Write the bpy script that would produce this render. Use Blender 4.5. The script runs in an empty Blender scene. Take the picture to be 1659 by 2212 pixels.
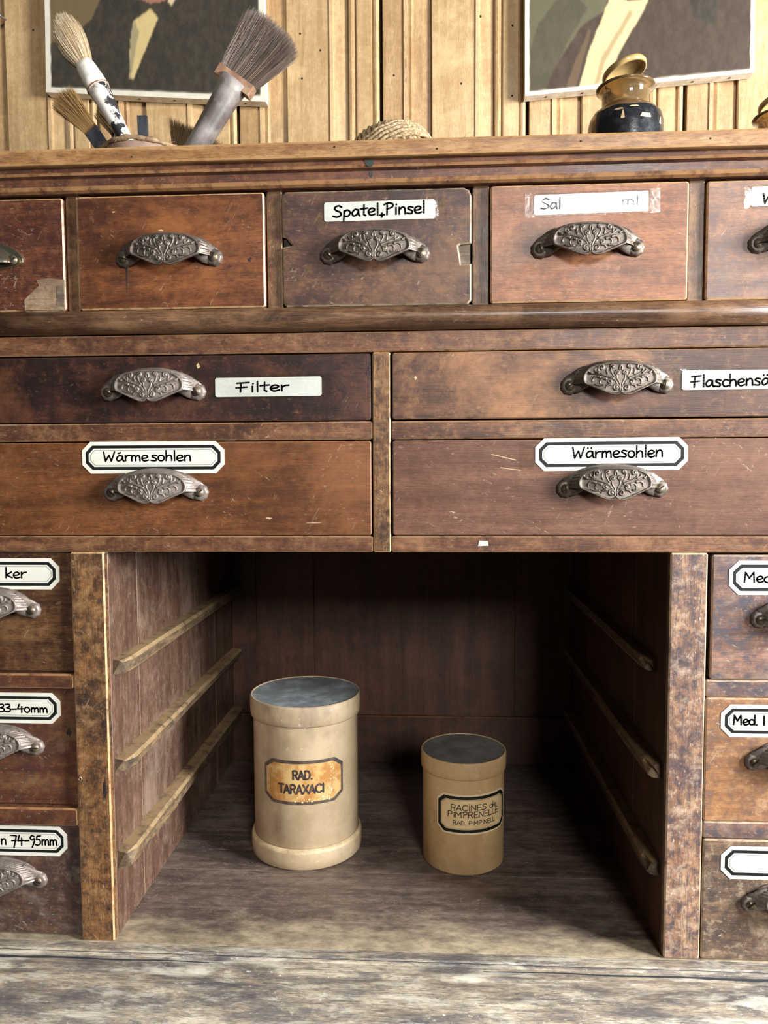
import bpy, bmesh, math, random
import numpy as np
from mathutils import Vector, Matrix, noise as mnoise

random.seed(7)
SC = bpy.context.scene
COL = SC.collection
PI = math.pi

# ------------------------------------------------------------------ camera
cam_d = bpy.data.cameras.new('camera')
cam = bpy.data.objects.new('camera', cam_d); COL.objects.link(cam)
cam_d.sensor_fit = 'HORIZONTAL'; cam_d.sensor_width = 36.0; cam_d.lens = 36.0 * 1660.0 / 1659.0
cam_d.clip_start = 0.02
yaw, pitch, roll = (math.radians(a) for a in (3.3112, -3.7027, 0.3091))
Rm = Matrix.Rotation(yaw, 3, 'Z') @ Matrix.Rotation(pitch, 3, 'X') @ Matrix.Rotation(roll, 3, 'Y')
cx, cy, cz = Rm @ Vector((1, 0, 0)), Rm @ Vector((0, 0, 1)), Rm @ Vector((0, -1, 0))
cam.matrix_world = Matrix(((cx.x, cy.x, cz.x, 0.0402), (cx.y, cy.y, cz.y, -0.6956), (cx.z, cy.z, cz.z, 0.4596), (0, 0, 0, 1)))
SC.camera = cam

# ------------------------------------------------------------------ world, window light, exposure
w = bpy.data.worlds.new('room_ambience'); SC.world = w; w.use_nodes = True
bg = w.node_tree.nodes['Background']
bg.inputs[0].default_value = (1.0, 0.96, 0.90, 1); bg.inputs[1].default_value = 0.032

def window_light(name, loc, target, sx, sy, power, col):
    d = bpy.data.lights.new(name, 'AREA'); d.shape = 'RECTANGLE'; d.size = sx; d.size_y = sy
    d.energy = power; d.color = col
    o = bpy.data.objects.new(name, d); COL.objects.link(o)
    o.location = loc
    o.rotation_euler = (Vector(target) - Vector(loc)).to_track_quat('-Z', 'Y').to_euler()
    return o
# tall window in the wall to the right, and a wider one in the wall behind the photographer
window_light('side_window_daylight', (1.75, -0.70, 0.78), (-0.1, 0.15, 0.3), 0.50, 0.75, 122, (0.96, 0.985, 1.0))
window_light('rear_window_daylight', (0.95, -3.1, 1.50), (0.0, 0.0, 0.5), 0.75, 0.55, 64, (1.0, 0.985, 0.96))

vs = SC.view_settings
vs.view_transform = 'Standard'; vs.look = 'None'; vs.gamma = 1.0; vs.use_curve_mapping = False
vs.exposure = 0.10

# ------------------------------------------------------------------ object helpers
def tag(o, label=None, cat=None, group=None, kind=None):
    for k, v in (('label', label), ('category', cat), ('group', group), ('kind', kind)):
        if v: o[k] = v
    return o

def empty(name, loc, label=None, cat=None, group=None, rz=0.0):
    o = bpy.data.objects.new(name, None); COL.objects.link(o)
    o.location = loc; o.rotation_euler = (0, 0, rz); o.empty_display_size = 0.05
    return tag(o, label, cat, group)

class MB:
    """collects vertices and faces of ONE mesh; e marks worn edges"""
    def __init__(s): s.v = []; s.f = []; s.e = []; s.c = []; s.sm = []
    def add(s, vs, fs, edge=0.0, smooth=False, col=0.0):
        o = len(s.v); s.v += [tuple(p) for p in vs]; s.c += [col] * len(vs)
        for f in fs:
            s.f.append(tuple(i + o for i in f)); s.e.append(edge); s.sm.append(smooth)
    def box(s, x0, x1, y0, y1, z0, z1, b=0.0, seg=1):
        if b <= 0:
            vs = [(x, y, z) for x in (x0, x1) for y in (y0, y1) for z in (z0, z1)]
            s.add(vs, [(0, 1, 3, 2), (4, 6, 7, 5), (0, 4, 5, 1), (2, 3, 7, 6), (0, 2, 6, 4), (1, 5, 7, 3)])
            return
        bm = bmesh.new(); bmesh.ops.create_cube(bm, size=1.0)
        for q in bm.verts:
            q.co = ((x0 + x1) / 2 + q.co.x * (x1 - x0), (y0 + y1) / 2 + q.co.y * (y1 - y0), (z0 + z1) / 2 + q.co.z * (z1 - z0))
        bmesh.ops.bevel(bm, geom=bm.edges[:], offset=b, segments=seg, affect='EDGES', profile=0.6)
        s.from_bm(bm)
    def from_bm(s, bm, smooth_edges=False):
        bm.normal_update(); bm.verts.index_update(); o = len(s.v)
        for q in bm.verts: s.v.append(tuple(q.co)); s.c.append(0.0)
        for f in bm.faces:
            s.f.append(tuple(q.index + o for q in f.verts))
            m = max(abs(f.normal.x), abs(f.normal.y), abs(f.normal.z))
            s.e.append(1.0 if m < 0.995 else 0.0); s.sm.append(False)
        bm.free()
    def prism(s, pts, y0, y1, b=0.0):
        """outline in x,z extruded from y0 (front) to y1"""
        bm = bmesh.new()
        fv = [bm.verts.new((x, y0, z)) for x, z in pts]; bv = [bm.verts.new((x, y1, z)) for x, z in pts]
        n = len(pts)
        front = bm.faces.new(fv); bm.faces.new(bv[::-1])
        for i in range(n): bm.faces.new((fv[i], bv[i], bv[(i + 1) % n], fv[(i + 1) % n]))
        bmesh.ops.recalc_face_normals(bm, faces=bm.faces[:])
        if b > 0:
            bmesh.ops.bevel(bm, geom=list(front.edges), offset=b, segments=1, affect='EDGES')
        bm.normal_update(); bm.verts.index_update(); o = len(s.v)
        for q in bm.verts: s.v.append(tuple(q.co)); s.c.append(0.0)
        for f in bm.faces:
            s.f.append(tuple(q.index + o for q in f.verts))
            s.e.append(1.0 if (b > 0 and 0.05 < abs(f.normal.y) < 0.98) else 0.0); s.sm.append(False)
        bm.free()
    def extrude_x(s, prof, x0, x1, n=1, smooth=False, edges=()):
        """closed profile in (y,z) swept along x"""
        k = len(prof); vs = []
        for i in range(n + 1):
            x = x0 + (x1 - x0) * i / n
            vs += [(x, y, z) for y, z in prof]
        o = len(s.v); s.v += vs; s.c += [0.0] * len(vs)
        for i in range(n):
            for j in range(k):
                a, b2 = i * k + j, i * k + (j + 1) % k
                s.f.append((o + a, o + b2, o + b2 + k, o + a + k)); s.e.append(1.0 if j in edges else 0.0); s.sm.append(smooth)
        s.f.append(tuple(o + j for j in range(k))[::-1]); s.e.append(0.0); s.sm.append(False)
        s.f.append(tuple(o + n * k + j for j in range(k))); s.e.append(0.0); s.sm.append(False)
    def extrude_z(s, prof, z0, z1, edges=()):
        k = len(prof); vs = [(x, y, z0) for x, y in prof] + [(x, y, z1) for x, y in prof]
        o = len(s.v); s.v += vs; s.c += [0.0] * len(vs)
        for j in range(k):
            a, b2 = j, (j + 1) % k
            s.f.append((o + a, o + b2, o + b2 + k, o + a + k)); s.e.append(1.0 if j in edges else 0.0); s.sm.append(False)
        s.f.append(tuple(o + j for j in range(k))[::-1]); s.e.append(0); s.sm.append(False)
        s.f.append(tuple(o + k + j for j in range(k))); s.e.append(0); s.sm.append(False)
    def lathe(s, prof, c=(0, 0, 0), n=64, M=None, edges=(), smooth=True, wob=0.0):
        k = len(prof); vs = []
        for i in range(n):
            a = 2 * PI * i / n
            for r, z in prof:
                rr = r * (1 + wob * math.sin(2 * a + 1.3) + wob * .5 * math.sin(3 * a))
                p = Vector((rr * math.cos(a), rr * math.sin(a), z))
                if M is not None: p = M @ p
                vs.append((p.x + c[0], p.y + c[1], p.z + c[2]))
        o = len(s.v); s.v += vs; s.c += [0.0] * len(vs)
        for i in range(n):
            for j in range(k - 1):
                a, b2 = i * k + j, ((i + 1) % n) * k + j
                s.f.append((o + a, o + b2, o + b2 + 1, o + a + 1)); s.e.append(1.0 if j in edges else 0.0); s.sm.append(smooth)
    def tube(s, path, rad, n=6, cap=True, col=0.0, smooth=True, twist=0.0, lobes=0):
        path = [Vector(p) for p in path]; m = len(path)
        if not hasattr(rad, '__len__'): rad = [rad] * m
        t0 = (path[1] - path[0]).normalized()
        up = Vector((0, 0, 1)) if abs(t0.z) < 0.9 else Vector((1, 0, 0))
        u = t0.cross(up).normalized(); vs = []
        for i in range(m):
            t = (path[min(i + 1, m - 1)] - path[max(i - 1, 0)]).normalized()
            u = (u - t * u.dot(t)).normalized(); q = t.cross(u)
            for j in range(n):
                a = 2 * PI * j / n; r = rad[i]
                if lobes: r *= 1 + 0.22 * math.cos(lobes * a + twist * i)
                vs.append(path[i] + (u * math.cos(a) + q * math.sin(a)) * r)
        fs = [(i * n + j, i * n + (j + 1) % n, (i + 1) * n + (j + 1) % n, (i + 1) * n + j) for i in range(m - 1) for j in range(n)]
        if cap: fs += [tuple(range(n))[::-1], tuple((m - 1) * n + j for j in range(n))]
        s.add(vs, fs, 0.0, smooth, col)
    def build(s, name, m, parent=None, loc=None, inv=None):
        me = bpy.data.meshes.new(name); me.from_pydata(s.v, [], s.f)
        if any(s.e):
            at = me.attributes.new('edge', 'FLOAT', 'FACE'); at.data.foreach_set('value', [float(x) for x in s.e])
        if any(s.c):
            at = me.attributes.new('tone', 'FLOAT', 'POINT'); at.data.foreach_set('value', [float(x) for x in s.c])
        me.polygons.foreach_set('use_smooth', s.sm)
        me.materials.append(m); me.update()
        return place(name, me, parent, loc)

def place(name, me, parent=None, loc=None):
    o = bpy.data.objects.new(name, me); COL.objects.link(o)
    if parent is not None: o.parent = parent
    if loc is not None: o.location = loc
    return o

def recalc(o):
    bm = bmesh.new(); bm.from_mesh(o.data); bmesh.ops.recalc_face_normals(bm, faces=bm.faces[:]); bm.to_mesh(o.data); bm.free(); return o

# ------------------------------------------------------------------ materials
def lin(c):
    out = []
    for v in c[:3]:
        v = v / 255.0
        out.append(v / 12.92 if v <= 0.04045 else ((v + 0.055) / 1.055) ** 2.4)
    return (*out, 1.0)

class NT:
    def __init__(s, name):
        s.m = bpy.data.materials.new(name); s.m.use_nodes = True; s.t = s.m.node_tree; s.n = s.t.nodes
        s.b = s.n['Principled BSDF']
    def N(s, t, **k):
        q = s.n.new(t)
        for a, v in k.items(): setattr(q, a, v)
        return q
    def L(s, a, b): s.t.links.new(a, b)
    def set(s, sock, v):
        if isinstance(v, bpy.types.NodeSocket): s.L(v, sock)
        else: sock.default_value = v
    def math(s, op, a, b=0.5, clamp=False):
        q = s.N('ShaderNodeMath', operation=op, use_clamp=clamp); s.set(q.inputs[0], a); s.set(q.inputs[1], b); return q.outputs[0]
    def noise(s, vec, scale, detail=4, rough=0.6, dist=0.0):
        q = s.N('ShaderNodeTexNoise'); s.L(vec, q.inputs['Vector'])
        q.inputs['Scale'].default_value = scale; q.inputs['Detail'].default_value = detail
        q.inputs['Roughness'].default_value = rough; q.inputs['Distortion'].default_value = dist
        return q.outputs['Fac']
    def rng(s, v, a, b, c=0.0, d=1.0):
        q = s.N('ShaderNodeMapRange'); s.L(v, q.inputs[0])
        for i, x in enumerate((a, b, c, d)): s.set(q.inputs[i + 1], x)
        return q.outputs[0]
    def mix(s, f, a, b, blend='MIX'):
        q = s.N('ShaderNodeMix', data_type='RGBA', blend_type=blend)
        s.set(q.inputs['Factor'], f); s.set(q.inputs['A'], a); s.set(q.inputs['B'], b)
        return q.outputs['Result']
    def vscale(s, v, sc, off=None):
        q = s.N('ShaderNodeVectorMath', operation='MULTIPLY'); s.L(v, q.inputs[0]); q.inputs[1].default_value = sc
        return q.outputs[0]
    def coords(s, seed=0.0, rand=True):
        tc = s.N('ShaderNodeTexCoord'); v = tc.outputs['Object']
        a = s.N('ShaderNodeVectorMath', operation='ADD'); s.L(v, a.inputs[0])
        if rand:
            oi = s.N('ShaderNodeObjectInfo'); k = s.N('ShaderNodeVectorMath', operation='SCALE')
            k.inputs[0].default_value = (17.3, 31.7, 23.9); s.L(oi.outputs['Random'], k.inputs['Scale'])
            s.L(k.outputs[0], a.inputs[1])
        else: a.inputs[1].default_value = (seed, seed * 1.7, seed * .6)
        b = s.N('ShaderNodeVectorMath', operation='ADD'); s.L(a.outputs[0], b.inputs[0]); b.inputs[1].default_value = (seed * 3.1, seed, seed * 2.3)
        return b.outputs[0]
    def bump(s, h, strength=0.2, dist=0.001):
        q = s.N('ShaderNodeBump'); q.inputs['Strength'].default_value = strength; q.inputs['Distance'].default_value = dist
        s.L(h, q.inputs['Height']); s.L(q.outputs[0], s.b.inputs['Normal'])
    def attr(s, name):
        q = s.N('ShaderNodeAttribute', attribute_name=name); return q.outputs['Fac']

def wood(name, cols, axis='x', dark=((30, 18, 14), 0.6, 16), wear=((170, 120, 75), 0.3, 30), fleck=((205, 180, 150), 0.5),
         edge=((190, 150, 105), 0.8), rough=0.42, scratch=0.4, seed=0.0, bump=0.25, fig=1.0, pores=1.0, streak=0.0, spec=0.5, mott=0.5, figd=0.8, aniso=1.0, front=None):
    """aged wood: grain, dark grime, rubbed patches, chips, scratches and worn edges"""
    t = NT(name); v = t.coords(seed)
    st = {'x': (5, 70, 70), 'y': (70, 5, 70), 'z': (70, 70, 5)}[axis]
    sf = {'x': (45, 1000, 1000), 'y': (1000, 45, 1000), 'z': (1000, 1000, 45)}[axis]
    ss = {'x': (30, 130, 130), 'y': (130, 30, 130), 'z': (130, 130, 30)}[axis]
    v0 = v
    va = t.vscale(v, {'x': (aniso, 1, 1), 'y': (1, aniso, 1), 'z': (1, 1, aniso)}[axis])
    nf = t.noise(t.vscale(v, tuple(a * fig for a in st)), 1.0, 5, 0.6, figd)
    ng = t.noise(t.vscale(v, sf), 1.0, 2, 0.5)
    tt = t.math('ADD', t.math('MULTIPLY', nf, 0.68), t.math('MULTIPLY', ng, 0.32 * pores))
    cr = t.N('ShaderNodeValToRGB'); t.L(tt, cr.inputs[0])
    e = cr.color_ramp.elements; k = len(cols)
    e[0].position = 0.34; e[0].color = lin(cols[0]); e[1].position = 0.64; e[1].color = lin(cols[-1])
    for i in range(1, k - 1):
        q = e.new(0.34 + 0.30 * i / (k - 1)); q.color = lin(cols[i])
    c = cr.outputs[0]
    nb = t.noise(va, dark[2], 9, 0.68, 0.3)
    c = t.mix(t.math('MULTIPLY', t.rng(nb, 0.46, 0.64), dark[1]), c, lin(dark[0]))
    nb2 = t.noise(t.vscale(v, tuple(a / 30.0 for a in ss)), dark[2] * 2.6, 8, 0.7)
    c = t.mix(t.math('MULTIPLY', t.rng(nb2, 0.54, 0.66), dark[1] * 0.7), c, lin(dark[0]))
    nm = t.noise(va, 105, 7, 0.75, 0.3)
    c = t.mix(t.math('MULTIPLY', t.rng(nm, 0.50, 0.60), mott), c, lin(dark[0]))
    c = t.mix(t.math('MULTIPLY', t.rng(nm, 0.46, 0.38), mott * 0.7), c, lin(wear[0]))
    c = t.mix(t.math('MULTIPLY', t.rng(ng, 0.53, 0.66), 0.6 * pores), c, lin(dark[0]))
    sp = {'x': (150, 1300, 1300), 'y': (1300, 150, 1300), 'z': (1300, 1300, 150)}[axis]
    npo = t.noise(t.vscale(v, sp), 1.0, 2, 0.5)
    c = t.mix(t.math('MULTIPLY', t.rng(npo, 0.57, 0.65), 0.55 * pores), c, lin(dark[0]))
    if streak:
        sv = {'x': (110, 110, 14), 'y': (110, 14, 110), 'z': (14, 110, 110)}[axis]
        ns = t.noise(t.vscale(v, sv), 1.0, 4, 0.6)
        c = t.mix(t.math('MULTIPLY', t.rng(ns, 0.5, 0.66), streak), c, lin(dark[0]))
    nw = t.noise(t.vscale(va, (1.0, 1.0, 1.31)), wear[2], 9, 0.72, 0.4)
    c = t.mix(t.math('MULTIPLY', t.rng(nw, 0.52, 0.66), wear[1]), c, lin(wear[0]))
    if front:   # rubbed pale by hands along the front edge
        sx = t.N('ShaderNodeSeparateXYZ'); tc2 = t.N('ShaderNodeTexCoord'); t.L(tc2.outputs['Object'], sx.inputs[0])
        yy = t.math('ADD', sx.outputs['Y'], t.math('MULTIPLY', t.math('SUBTRACT', t.noise(va, 30, 6, .65), .5), .16))
        c = t.mix(t.math('MULTIPLY', t.rng(yy, .052, .004), .85), c, t.mix(t.rng(nm, .40, .70, 0.0, 0.7), lin(front), lin(dark[0])))
    gate = t.rng(t.noise(v, 22, 3, 0.5), 0.44, 0.66)
    nk = t.noise(t.vscale(v, tuple(a ** .5 * 10 for a in ss)), 3.4, 4, 0.66)
    fl = t.math('MULTIPLY', t.math('MULTIPLY', t.rng(nk, 0.62, 0.70), gate), fleck[1])
    c = t.mix(fl, c, lin(fleck[0]))
    # scratches: thin ridges of a slanted stretched noise
    sc = None
    for rot, q0 in (((0.0, 0.55, 0.2), 0.0), ((0.0, 2.1, -0.2), 5.0)):
        mp = t.N('ShaderNodeMapping', vector_type='TEXTURE'); t.L(v, mp.inputs[0]); mp.inputs['Location'].default_value = (q0, q0, q0)
        mp.inputs['Rotation'].default_value = rot; mp.inputs['Scale'].default_value = (1 / 22.0, 1 / 420.0, 1 / 420.0)
        nsx = t.noise(mp.outputs[0], 1.0, 1, 0.4)
        s1 = t.rng(t.math('ABSOLUTE', t.math('SUBTRACT', nsx, 0.70)), 0.0, 0.02, 1.0, 0.0)
        s1 = t.math('MULTIPLY', s1, t.rng(t.noise(v, 26 + q0, 3), 0.56, 0.66))
        sc = s1 if sc is None else t.math('MAXIMUM', sc, s1)
    sc = t.math('MULTIPLY', sc, scratch)
    c = t.mix(sc, c, lin(fleck[0]))
    ed = t.math('MULTIPLY', t.attr('edge'), t.rng(t.noise(v, 75, 5, 0.65), 0.30, 0.52, 0.0, edge[1]))
    c = t.mix(ed, c, lin(edge[0]))
    t.L(c, t.b.inputs['Base Color'])
    t.L(t.rng(nb, 0.35, 0.7, rough + 0.08, rough - 0.08), t.b.inputs['Roughness'])
    t.b.inputs['Specular IOR Level'].default_value = spec
    h = t.math('ADD', t.math('MULTIPLY', ng, 0.6), t.math('ADD', t.math('MULTIPLY', fl, -0.8), t.math('MULTIPLY', nw, 0.8)))
    t.bump(h, bump, 0.0008)
    return t.m

def plain(name, col, rough=0.5, metal=0.0, var=0.0, scale=60, col2=None, bump=0.0, spec=0.5, rand=True, amt=1.0, lo=.42, hi=.62):
    t = NT(name); v = t.coords(1.0, rand)
    n = t.noise(v, scale, 7, 0.65)
    if col2 is not None: t.L(t.mix(t.math('MULTIPLY', t.rng(n, lo, hi), amt), lin(col), lin(col2)), t.b.inputs['Base Color'])
    else: t.b.inputs['Base Color'].default_value = lin(col)
    t.b.inputs['Roughness'].default_value = rough; t.b.inputs['Metallic'].default_value = metal
    t.b.inputs['Specular IOR Level'].default_value = spec
    if bump: t.bump(t.noise(v, scale * 2.5, 5, 0.6), bump, 0.0006)
    return t.m

M = {}
W_EDGE = ((205, 165, 118), 0.9)
# drawer fronts, each its own board
M['d_far_left'] = wood('wood_red_brown_dark', [(62, 32, 24), (88, 47, 32), (112, 64, 41)], dark=((42, 24, 22), 0.7, 14), wear=((135, 90, 58), .3, 18), seed=1, edge=W_EDGE)
M['d_orange'] = wood('wood_orange_polished', [(74, 39, 22), (106, 61, 34), (136, 83, 47)], dark=((56, 33, 28), 0.85, 7), wear=((150, 94, 52), .55, 8), fleck=((220, 178, 135), .35), seed=2.6, edge=W_EDGE, rough=.36, mott=.36)
M['d_spatula'] = wood('wood_purple_brown', [(54, 35, 29), (80, 54, 43), (104, 70, 53)], dark=((44, 32, 32), 0.6, 10), wear=((140, 98, 61), .45, 13), seed=3, edge=((165, 148, 121), .8))
M['d_tan'] = wood('wood_tan_brown', [(98, 58, 36), (136, 86, 54), (160, 106, 70)], dark=((84, 54, 43), 0.5, 9), wear=((172, 120, 84), .4, 14), fleck=((225, 195, 168), .5), seed=4, edge=W_EDGE, mott=.4)
M['d_far_right'] = wood('wood_grey_brown', [(92, 62, 48), (124, 87, 68), (150, 108, 82)], dark=((82, 72, 72), 0.55, 9), wear=((165, 127, 100), .4, 14), seed=5, edge=W_EDGE)
M['d_filter'] = wood('wood_black_red', [(40, 21, 17), (62, 32, 24), (86, 47, 32)], dark=((30, 21, 20), 0.85, 9), wear=((108, 66, 43), .5, 12), seed=6, streak=.7, fleck=((140, 111, 84), .4), edge=((90, 66, 48), .5))
M['d_bottle'] = wood('wood_figured_walnut', [(60, 37, 27), (104, 68, 47), (142, 98, 68)], dark=((56, 36, 30), 0.8, 5), wear=((168, 118, 76), .8, 5), seed=7.4, fig=.3, edge=((170, 128, 94), .6), mott=.25, figd=3.0, pores=.5)
M['d_warm_left'] = wood('wood_honey_brown', [(76, 42, 20), (108, 64, 32), (132, 82, 44)], dark=((62, 35, 24), 0.6, 6), wear=((138, 88, 50), .5, 7), seed=8, edge=((146, 102, 66), .5), scratch=.6, mott=.34, fleck=((205, 180, 150), .3))
M['d_warm_right'] = wood('wood_dull_walnut', [(84, 55, 42), (106, 72, 55), (126, 88, 67)], dark=((76, 48, 40), 0.5, 5), wear=((138, 98, 74), .4, 7), seed=9, edge=((150, 112, 84), .5), scratch=.55, spec=.4, mott=.3, fleck=((215, 195, 175), .35))
M['d_left_a'] = wood('wood_left_upper_drawer', [(56, 30, 20), (94, 60, 36), (124, 87, 55)], dark=((42, 26, 22), 0.75, 10), wear=((130, 98, 63), .4, 16), seed=10, edge=((120, 96, 74), .5))
M['d_left_b'] = wood('wood_left_middle_drawer', [(70, 35, 22), (98, 56, 34), (124, 81, 51)], dark=((62, 45, 43), 0.5, 12), wear=((126, 98, 72), .5, 22), seed=11, edge=((120, 96, 74), .5))
M['d_left_c'] = wood('wood_left_lower_drawer', [(58, 37, 30), (84, 58, 45), (106, 77, 59)], dark=((52, 43, 45), 0.75, 15), wear=((124, 110, 97), .6, 34), fleck=((175, 174, 162), .6), seed=12, edge=((140, 127, 105), .6), mott=.7)
M['d_right_a'] = wood('wood_right_upper_drawer', [(88, 58, 43), (122, 87, 70), (154, 110, 84)], dark=((66, 70, 80), 0.8, 12), wear=((160, 131, 113), .5, 30), fleck=((215, 216, 209), .7), seed=13, edge=((196, 168, 138), .6), mott=.7)
M['d_right_b'] = wood('wood_right_middle_drawer', [(108, 70, 45), (144, 98, 61), (172, 123, 78)], dark=((104, 83, 74), 0.6, 13), wear=((185, 153, 121), .4, 30), fleck=((228, 224, 205), .7), seed=14, edge=((196, 168, 138), .6), mott=.7)
M['d_right_c'] = wood('wood_right_lower_drawer', [(78, 58, 45), (118, 91, 72), (156, 127, 101)], dark=((64, 58, 55), 0.7, 22), wear=((178, 158, 130), .6, 26), fleck=((220, 219, 199), .7), seed=15, edge=((196, 168, 138), .6), mott=.7)
# carcass
M['rail'] = wood('wood_carcass_rail', [(76, 44, 27), (108, 68, 44), (136, 92, 62)], dark=((56, 38, 33), .65, 17), wear=((156, 114, 78), .5, 26), fleck=((200, 164, 126), .5), seed=20, edge=((176, 138, 102), .6), mott=.45)
M['rail_dark'] = wood('wood_cornice', [(72, 38, 23), (98, 58, 38), (126, 80, 54)], dark=((60, 42, 38), .65, 12), wear=((144, 98, 62), .5, 20), fleck=((205, 175, 140), .5), seed=21, edge=((172, 128, 84), .7))
M['divider'] = wood('wood_divider', [(84, 56, 36), (114, 80, 52), (136, 100, 68)], axis='z', dark=((66, 44, 34), .6, 24), wear=((148, 112, 76), .5, 40), seed=22, edge=((190, 158, 118), .7), mott=.6)
M['top'] = wood('wood_top_board_worn', [(120, 82, 46), (156, 114, 70), (182, 142, 94)], dark=((98, 60, 36), .5, 16), wear=((190, 152, 106), .5, 24), fleck=((110, 76, 46), .4), seed=23, edge=((178, 138, 92), .6), scratch=.2, aniso=.4)
M['half_round'] = wood('wood_oak_half_round', [(48, 32, 24), (104, 74, 52), (146, 110, 80)], dark=((46, 34, 30), .6, 8), wear=((150, 114, 82), .4, 12), seed=24, fig=1.3, rough=.34, scratch=.1, mott=.15, edge=((150, 114, 82), .3), figd=1.6)
M['post'] = wood('wood_post_patina', [(88, 56, 31), (124, 84, 49), (152, 108, 66)], axis='z', dark=((46, 38, 35), .85, 15), wear=((166, 128, 88), .5, 42), fleck=((212, 190, 160), .6), seed=25, edge=((206, 166, 118), .8), scratch=.5, mott=.75)
M['post_right'] = wood('wood_post_grey_patina', [(112, 78, 58), (150, 112, 84), (178, 142, 110)], axis='z', dark=((64, 60, 70), .85, 15), wear=((196, 170, 146), .6, 46), fleck=((228, 218, 206), .8), seed=26, edge=((214, 186, 150), .65), scratch=.6, mott=.75)
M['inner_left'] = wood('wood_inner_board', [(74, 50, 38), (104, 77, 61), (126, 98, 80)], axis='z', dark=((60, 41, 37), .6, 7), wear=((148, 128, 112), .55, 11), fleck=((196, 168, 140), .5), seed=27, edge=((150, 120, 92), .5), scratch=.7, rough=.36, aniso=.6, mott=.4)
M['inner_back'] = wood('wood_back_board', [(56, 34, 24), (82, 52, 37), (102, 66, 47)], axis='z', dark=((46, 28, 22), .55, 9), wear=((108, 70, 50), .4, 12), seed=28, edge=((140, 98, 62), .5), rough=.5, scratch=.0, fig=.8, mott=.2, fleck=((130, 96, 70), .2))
M['runner'] = wood('wood_runner_strip', [(64, 50, 36), (106, 84, 60), (142, 114, 80)], axis='y', dark=((52, 46, 38), .7, 26), wear=((158, 130, 92), .5, 34), seed=29, edge=((166, 138, 100), .7), rough=.6, mott=.5, aniso=.5)
M['floor_board'] = wood('wood_cavity_floor', [(74, 60, 53), (108, 91, 80), (138, 120, 106)], dark=((64, 56, 55), .6, 9), wear=((150, 134, 118), .5, 16), fleck=((200, 184, 160), .6), seed=30, edge=((90, 76, 64), .4), rough=.40, scratch=1.0, aniso=.5, front=(198, 180, 148))
M['ledge'] = wood('wood_bleached_ledge', [(112, 98, 84), (162, 146, 124), (198, 184, 158)], dark=((72, 70, 76), .85, 34), wear=((216, 208, 190), .7, 60), fleck=((236, 234, 226), .8), seed=31, edge=((206, 190, 158), .0), rough=.46, fig=1.3, scratch=.3, mott=.6, aniso=.22)
M['raw_wood'] = wood('wood_bare_veneer_loss', [(112, 87, 65), (142, 116, 90), (166, 142, 111)], dark=((96, 77, 61), .3, 20), wear=((175, 153, 124), .3, 30), seed=32, rough=.65)
M['plug'] = wood('wood_end_grain_plug', [(80, 66, 54), (108, 92, 76), (130, 114, 96)], dark=((66, 54, 46), .4, 40), wear=((136, 120, 104), .3, 40), seed=33, rough=.7)
M['pine'] = wood('wood_pine_panelling', [(158, 126, 86), (186, 155, 112), (203, 174, 131)], axis='z', dark=((160, 126, 86), .4, 7), wear=((224, 194, 146), .4, 9), fleck=((120, 84, 50), .25), seed=40, edge=((222, 194, 150), .4), rough=.34, scratch=.05, bump=.35, fig=1.2, mott=.3)
M['pine_brown'] = wood('wood_pine_recess', [(146, 113, 75), (175, 142, 100), (194, 163, 121)], axis='z', dark=((142, 108, 72), .4, 8), wear=((206, 172, 122), .4, 10), seed=41, edge=((222, 194, 150), .4), rough=.36, scratch=.05, bump=.35, fig=1.2, mott=.3)
M['wall_dark'] = plain('wall_behind_boards', (40, 28, 18), .9)
M['room_floor'] = plain('floorboards_dark', (86, 66, 48), .6, col2=(70, 52, 38), scale=8)
# metals
def iron(name, c0, c1, c2, rough=.42, metal=.75, seed=1.0):
    t = NT(name); v = t.coords(seed)
    n = t.noise(v, 160, 6, .65); n2 = t.noise(v, 700, 3, .6)
    c = t.mix(t.rng(n, .4, .62), lin(c0), lin(c1)); c = t.mix(t.math('MULTIPLY', t.rng(n2, .52, .66), .6), c, lin(c2))
    t.L(c, t.b.inputs['Base Color']); t.b.inputs['Metallic'].default_value = metal
    t.L(t.rng(n, .35, .65, rough - .08, rough + .12), t.b.inputs['Roughness']); t.bump(n2, .25, .0004); return t.m
M['iron'] = iron('cast_iron_pull', (96, 86, 78), (124, 113, 102), (74, 63, 55), rough=.46, metal=.6)
M['iron_plate'] = iron('cast_iron_plate', (122, 110, 102), (142, 130, 120), (96, 85, 78), rough=.5, metal=.5, seed=2.0)
M['iron_dusty'] = iron('cast_iron_pull_dusty', (160, 145, 130), (184, 168, 152), (128, 114, 102), rough=.55, metal=.12, seed=3.0)
M['screw'] = iron('old_screw', (118, 104, 86), (140, 124, 102), (84, 70, 56), rough=.4, metal=.7, seed=5.0)
M['slot'] = plain('screw_slot_dark', (22, 18, 15), .8)
M['nickel'] = plain('nickel_pull', (170, 176, 170), .22, metal=.95, col2=(186, 172, 128), scale=30)
M['nail'] = plain('steel_nail', (150, 150, 150), .3, metal=.9)
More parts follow.
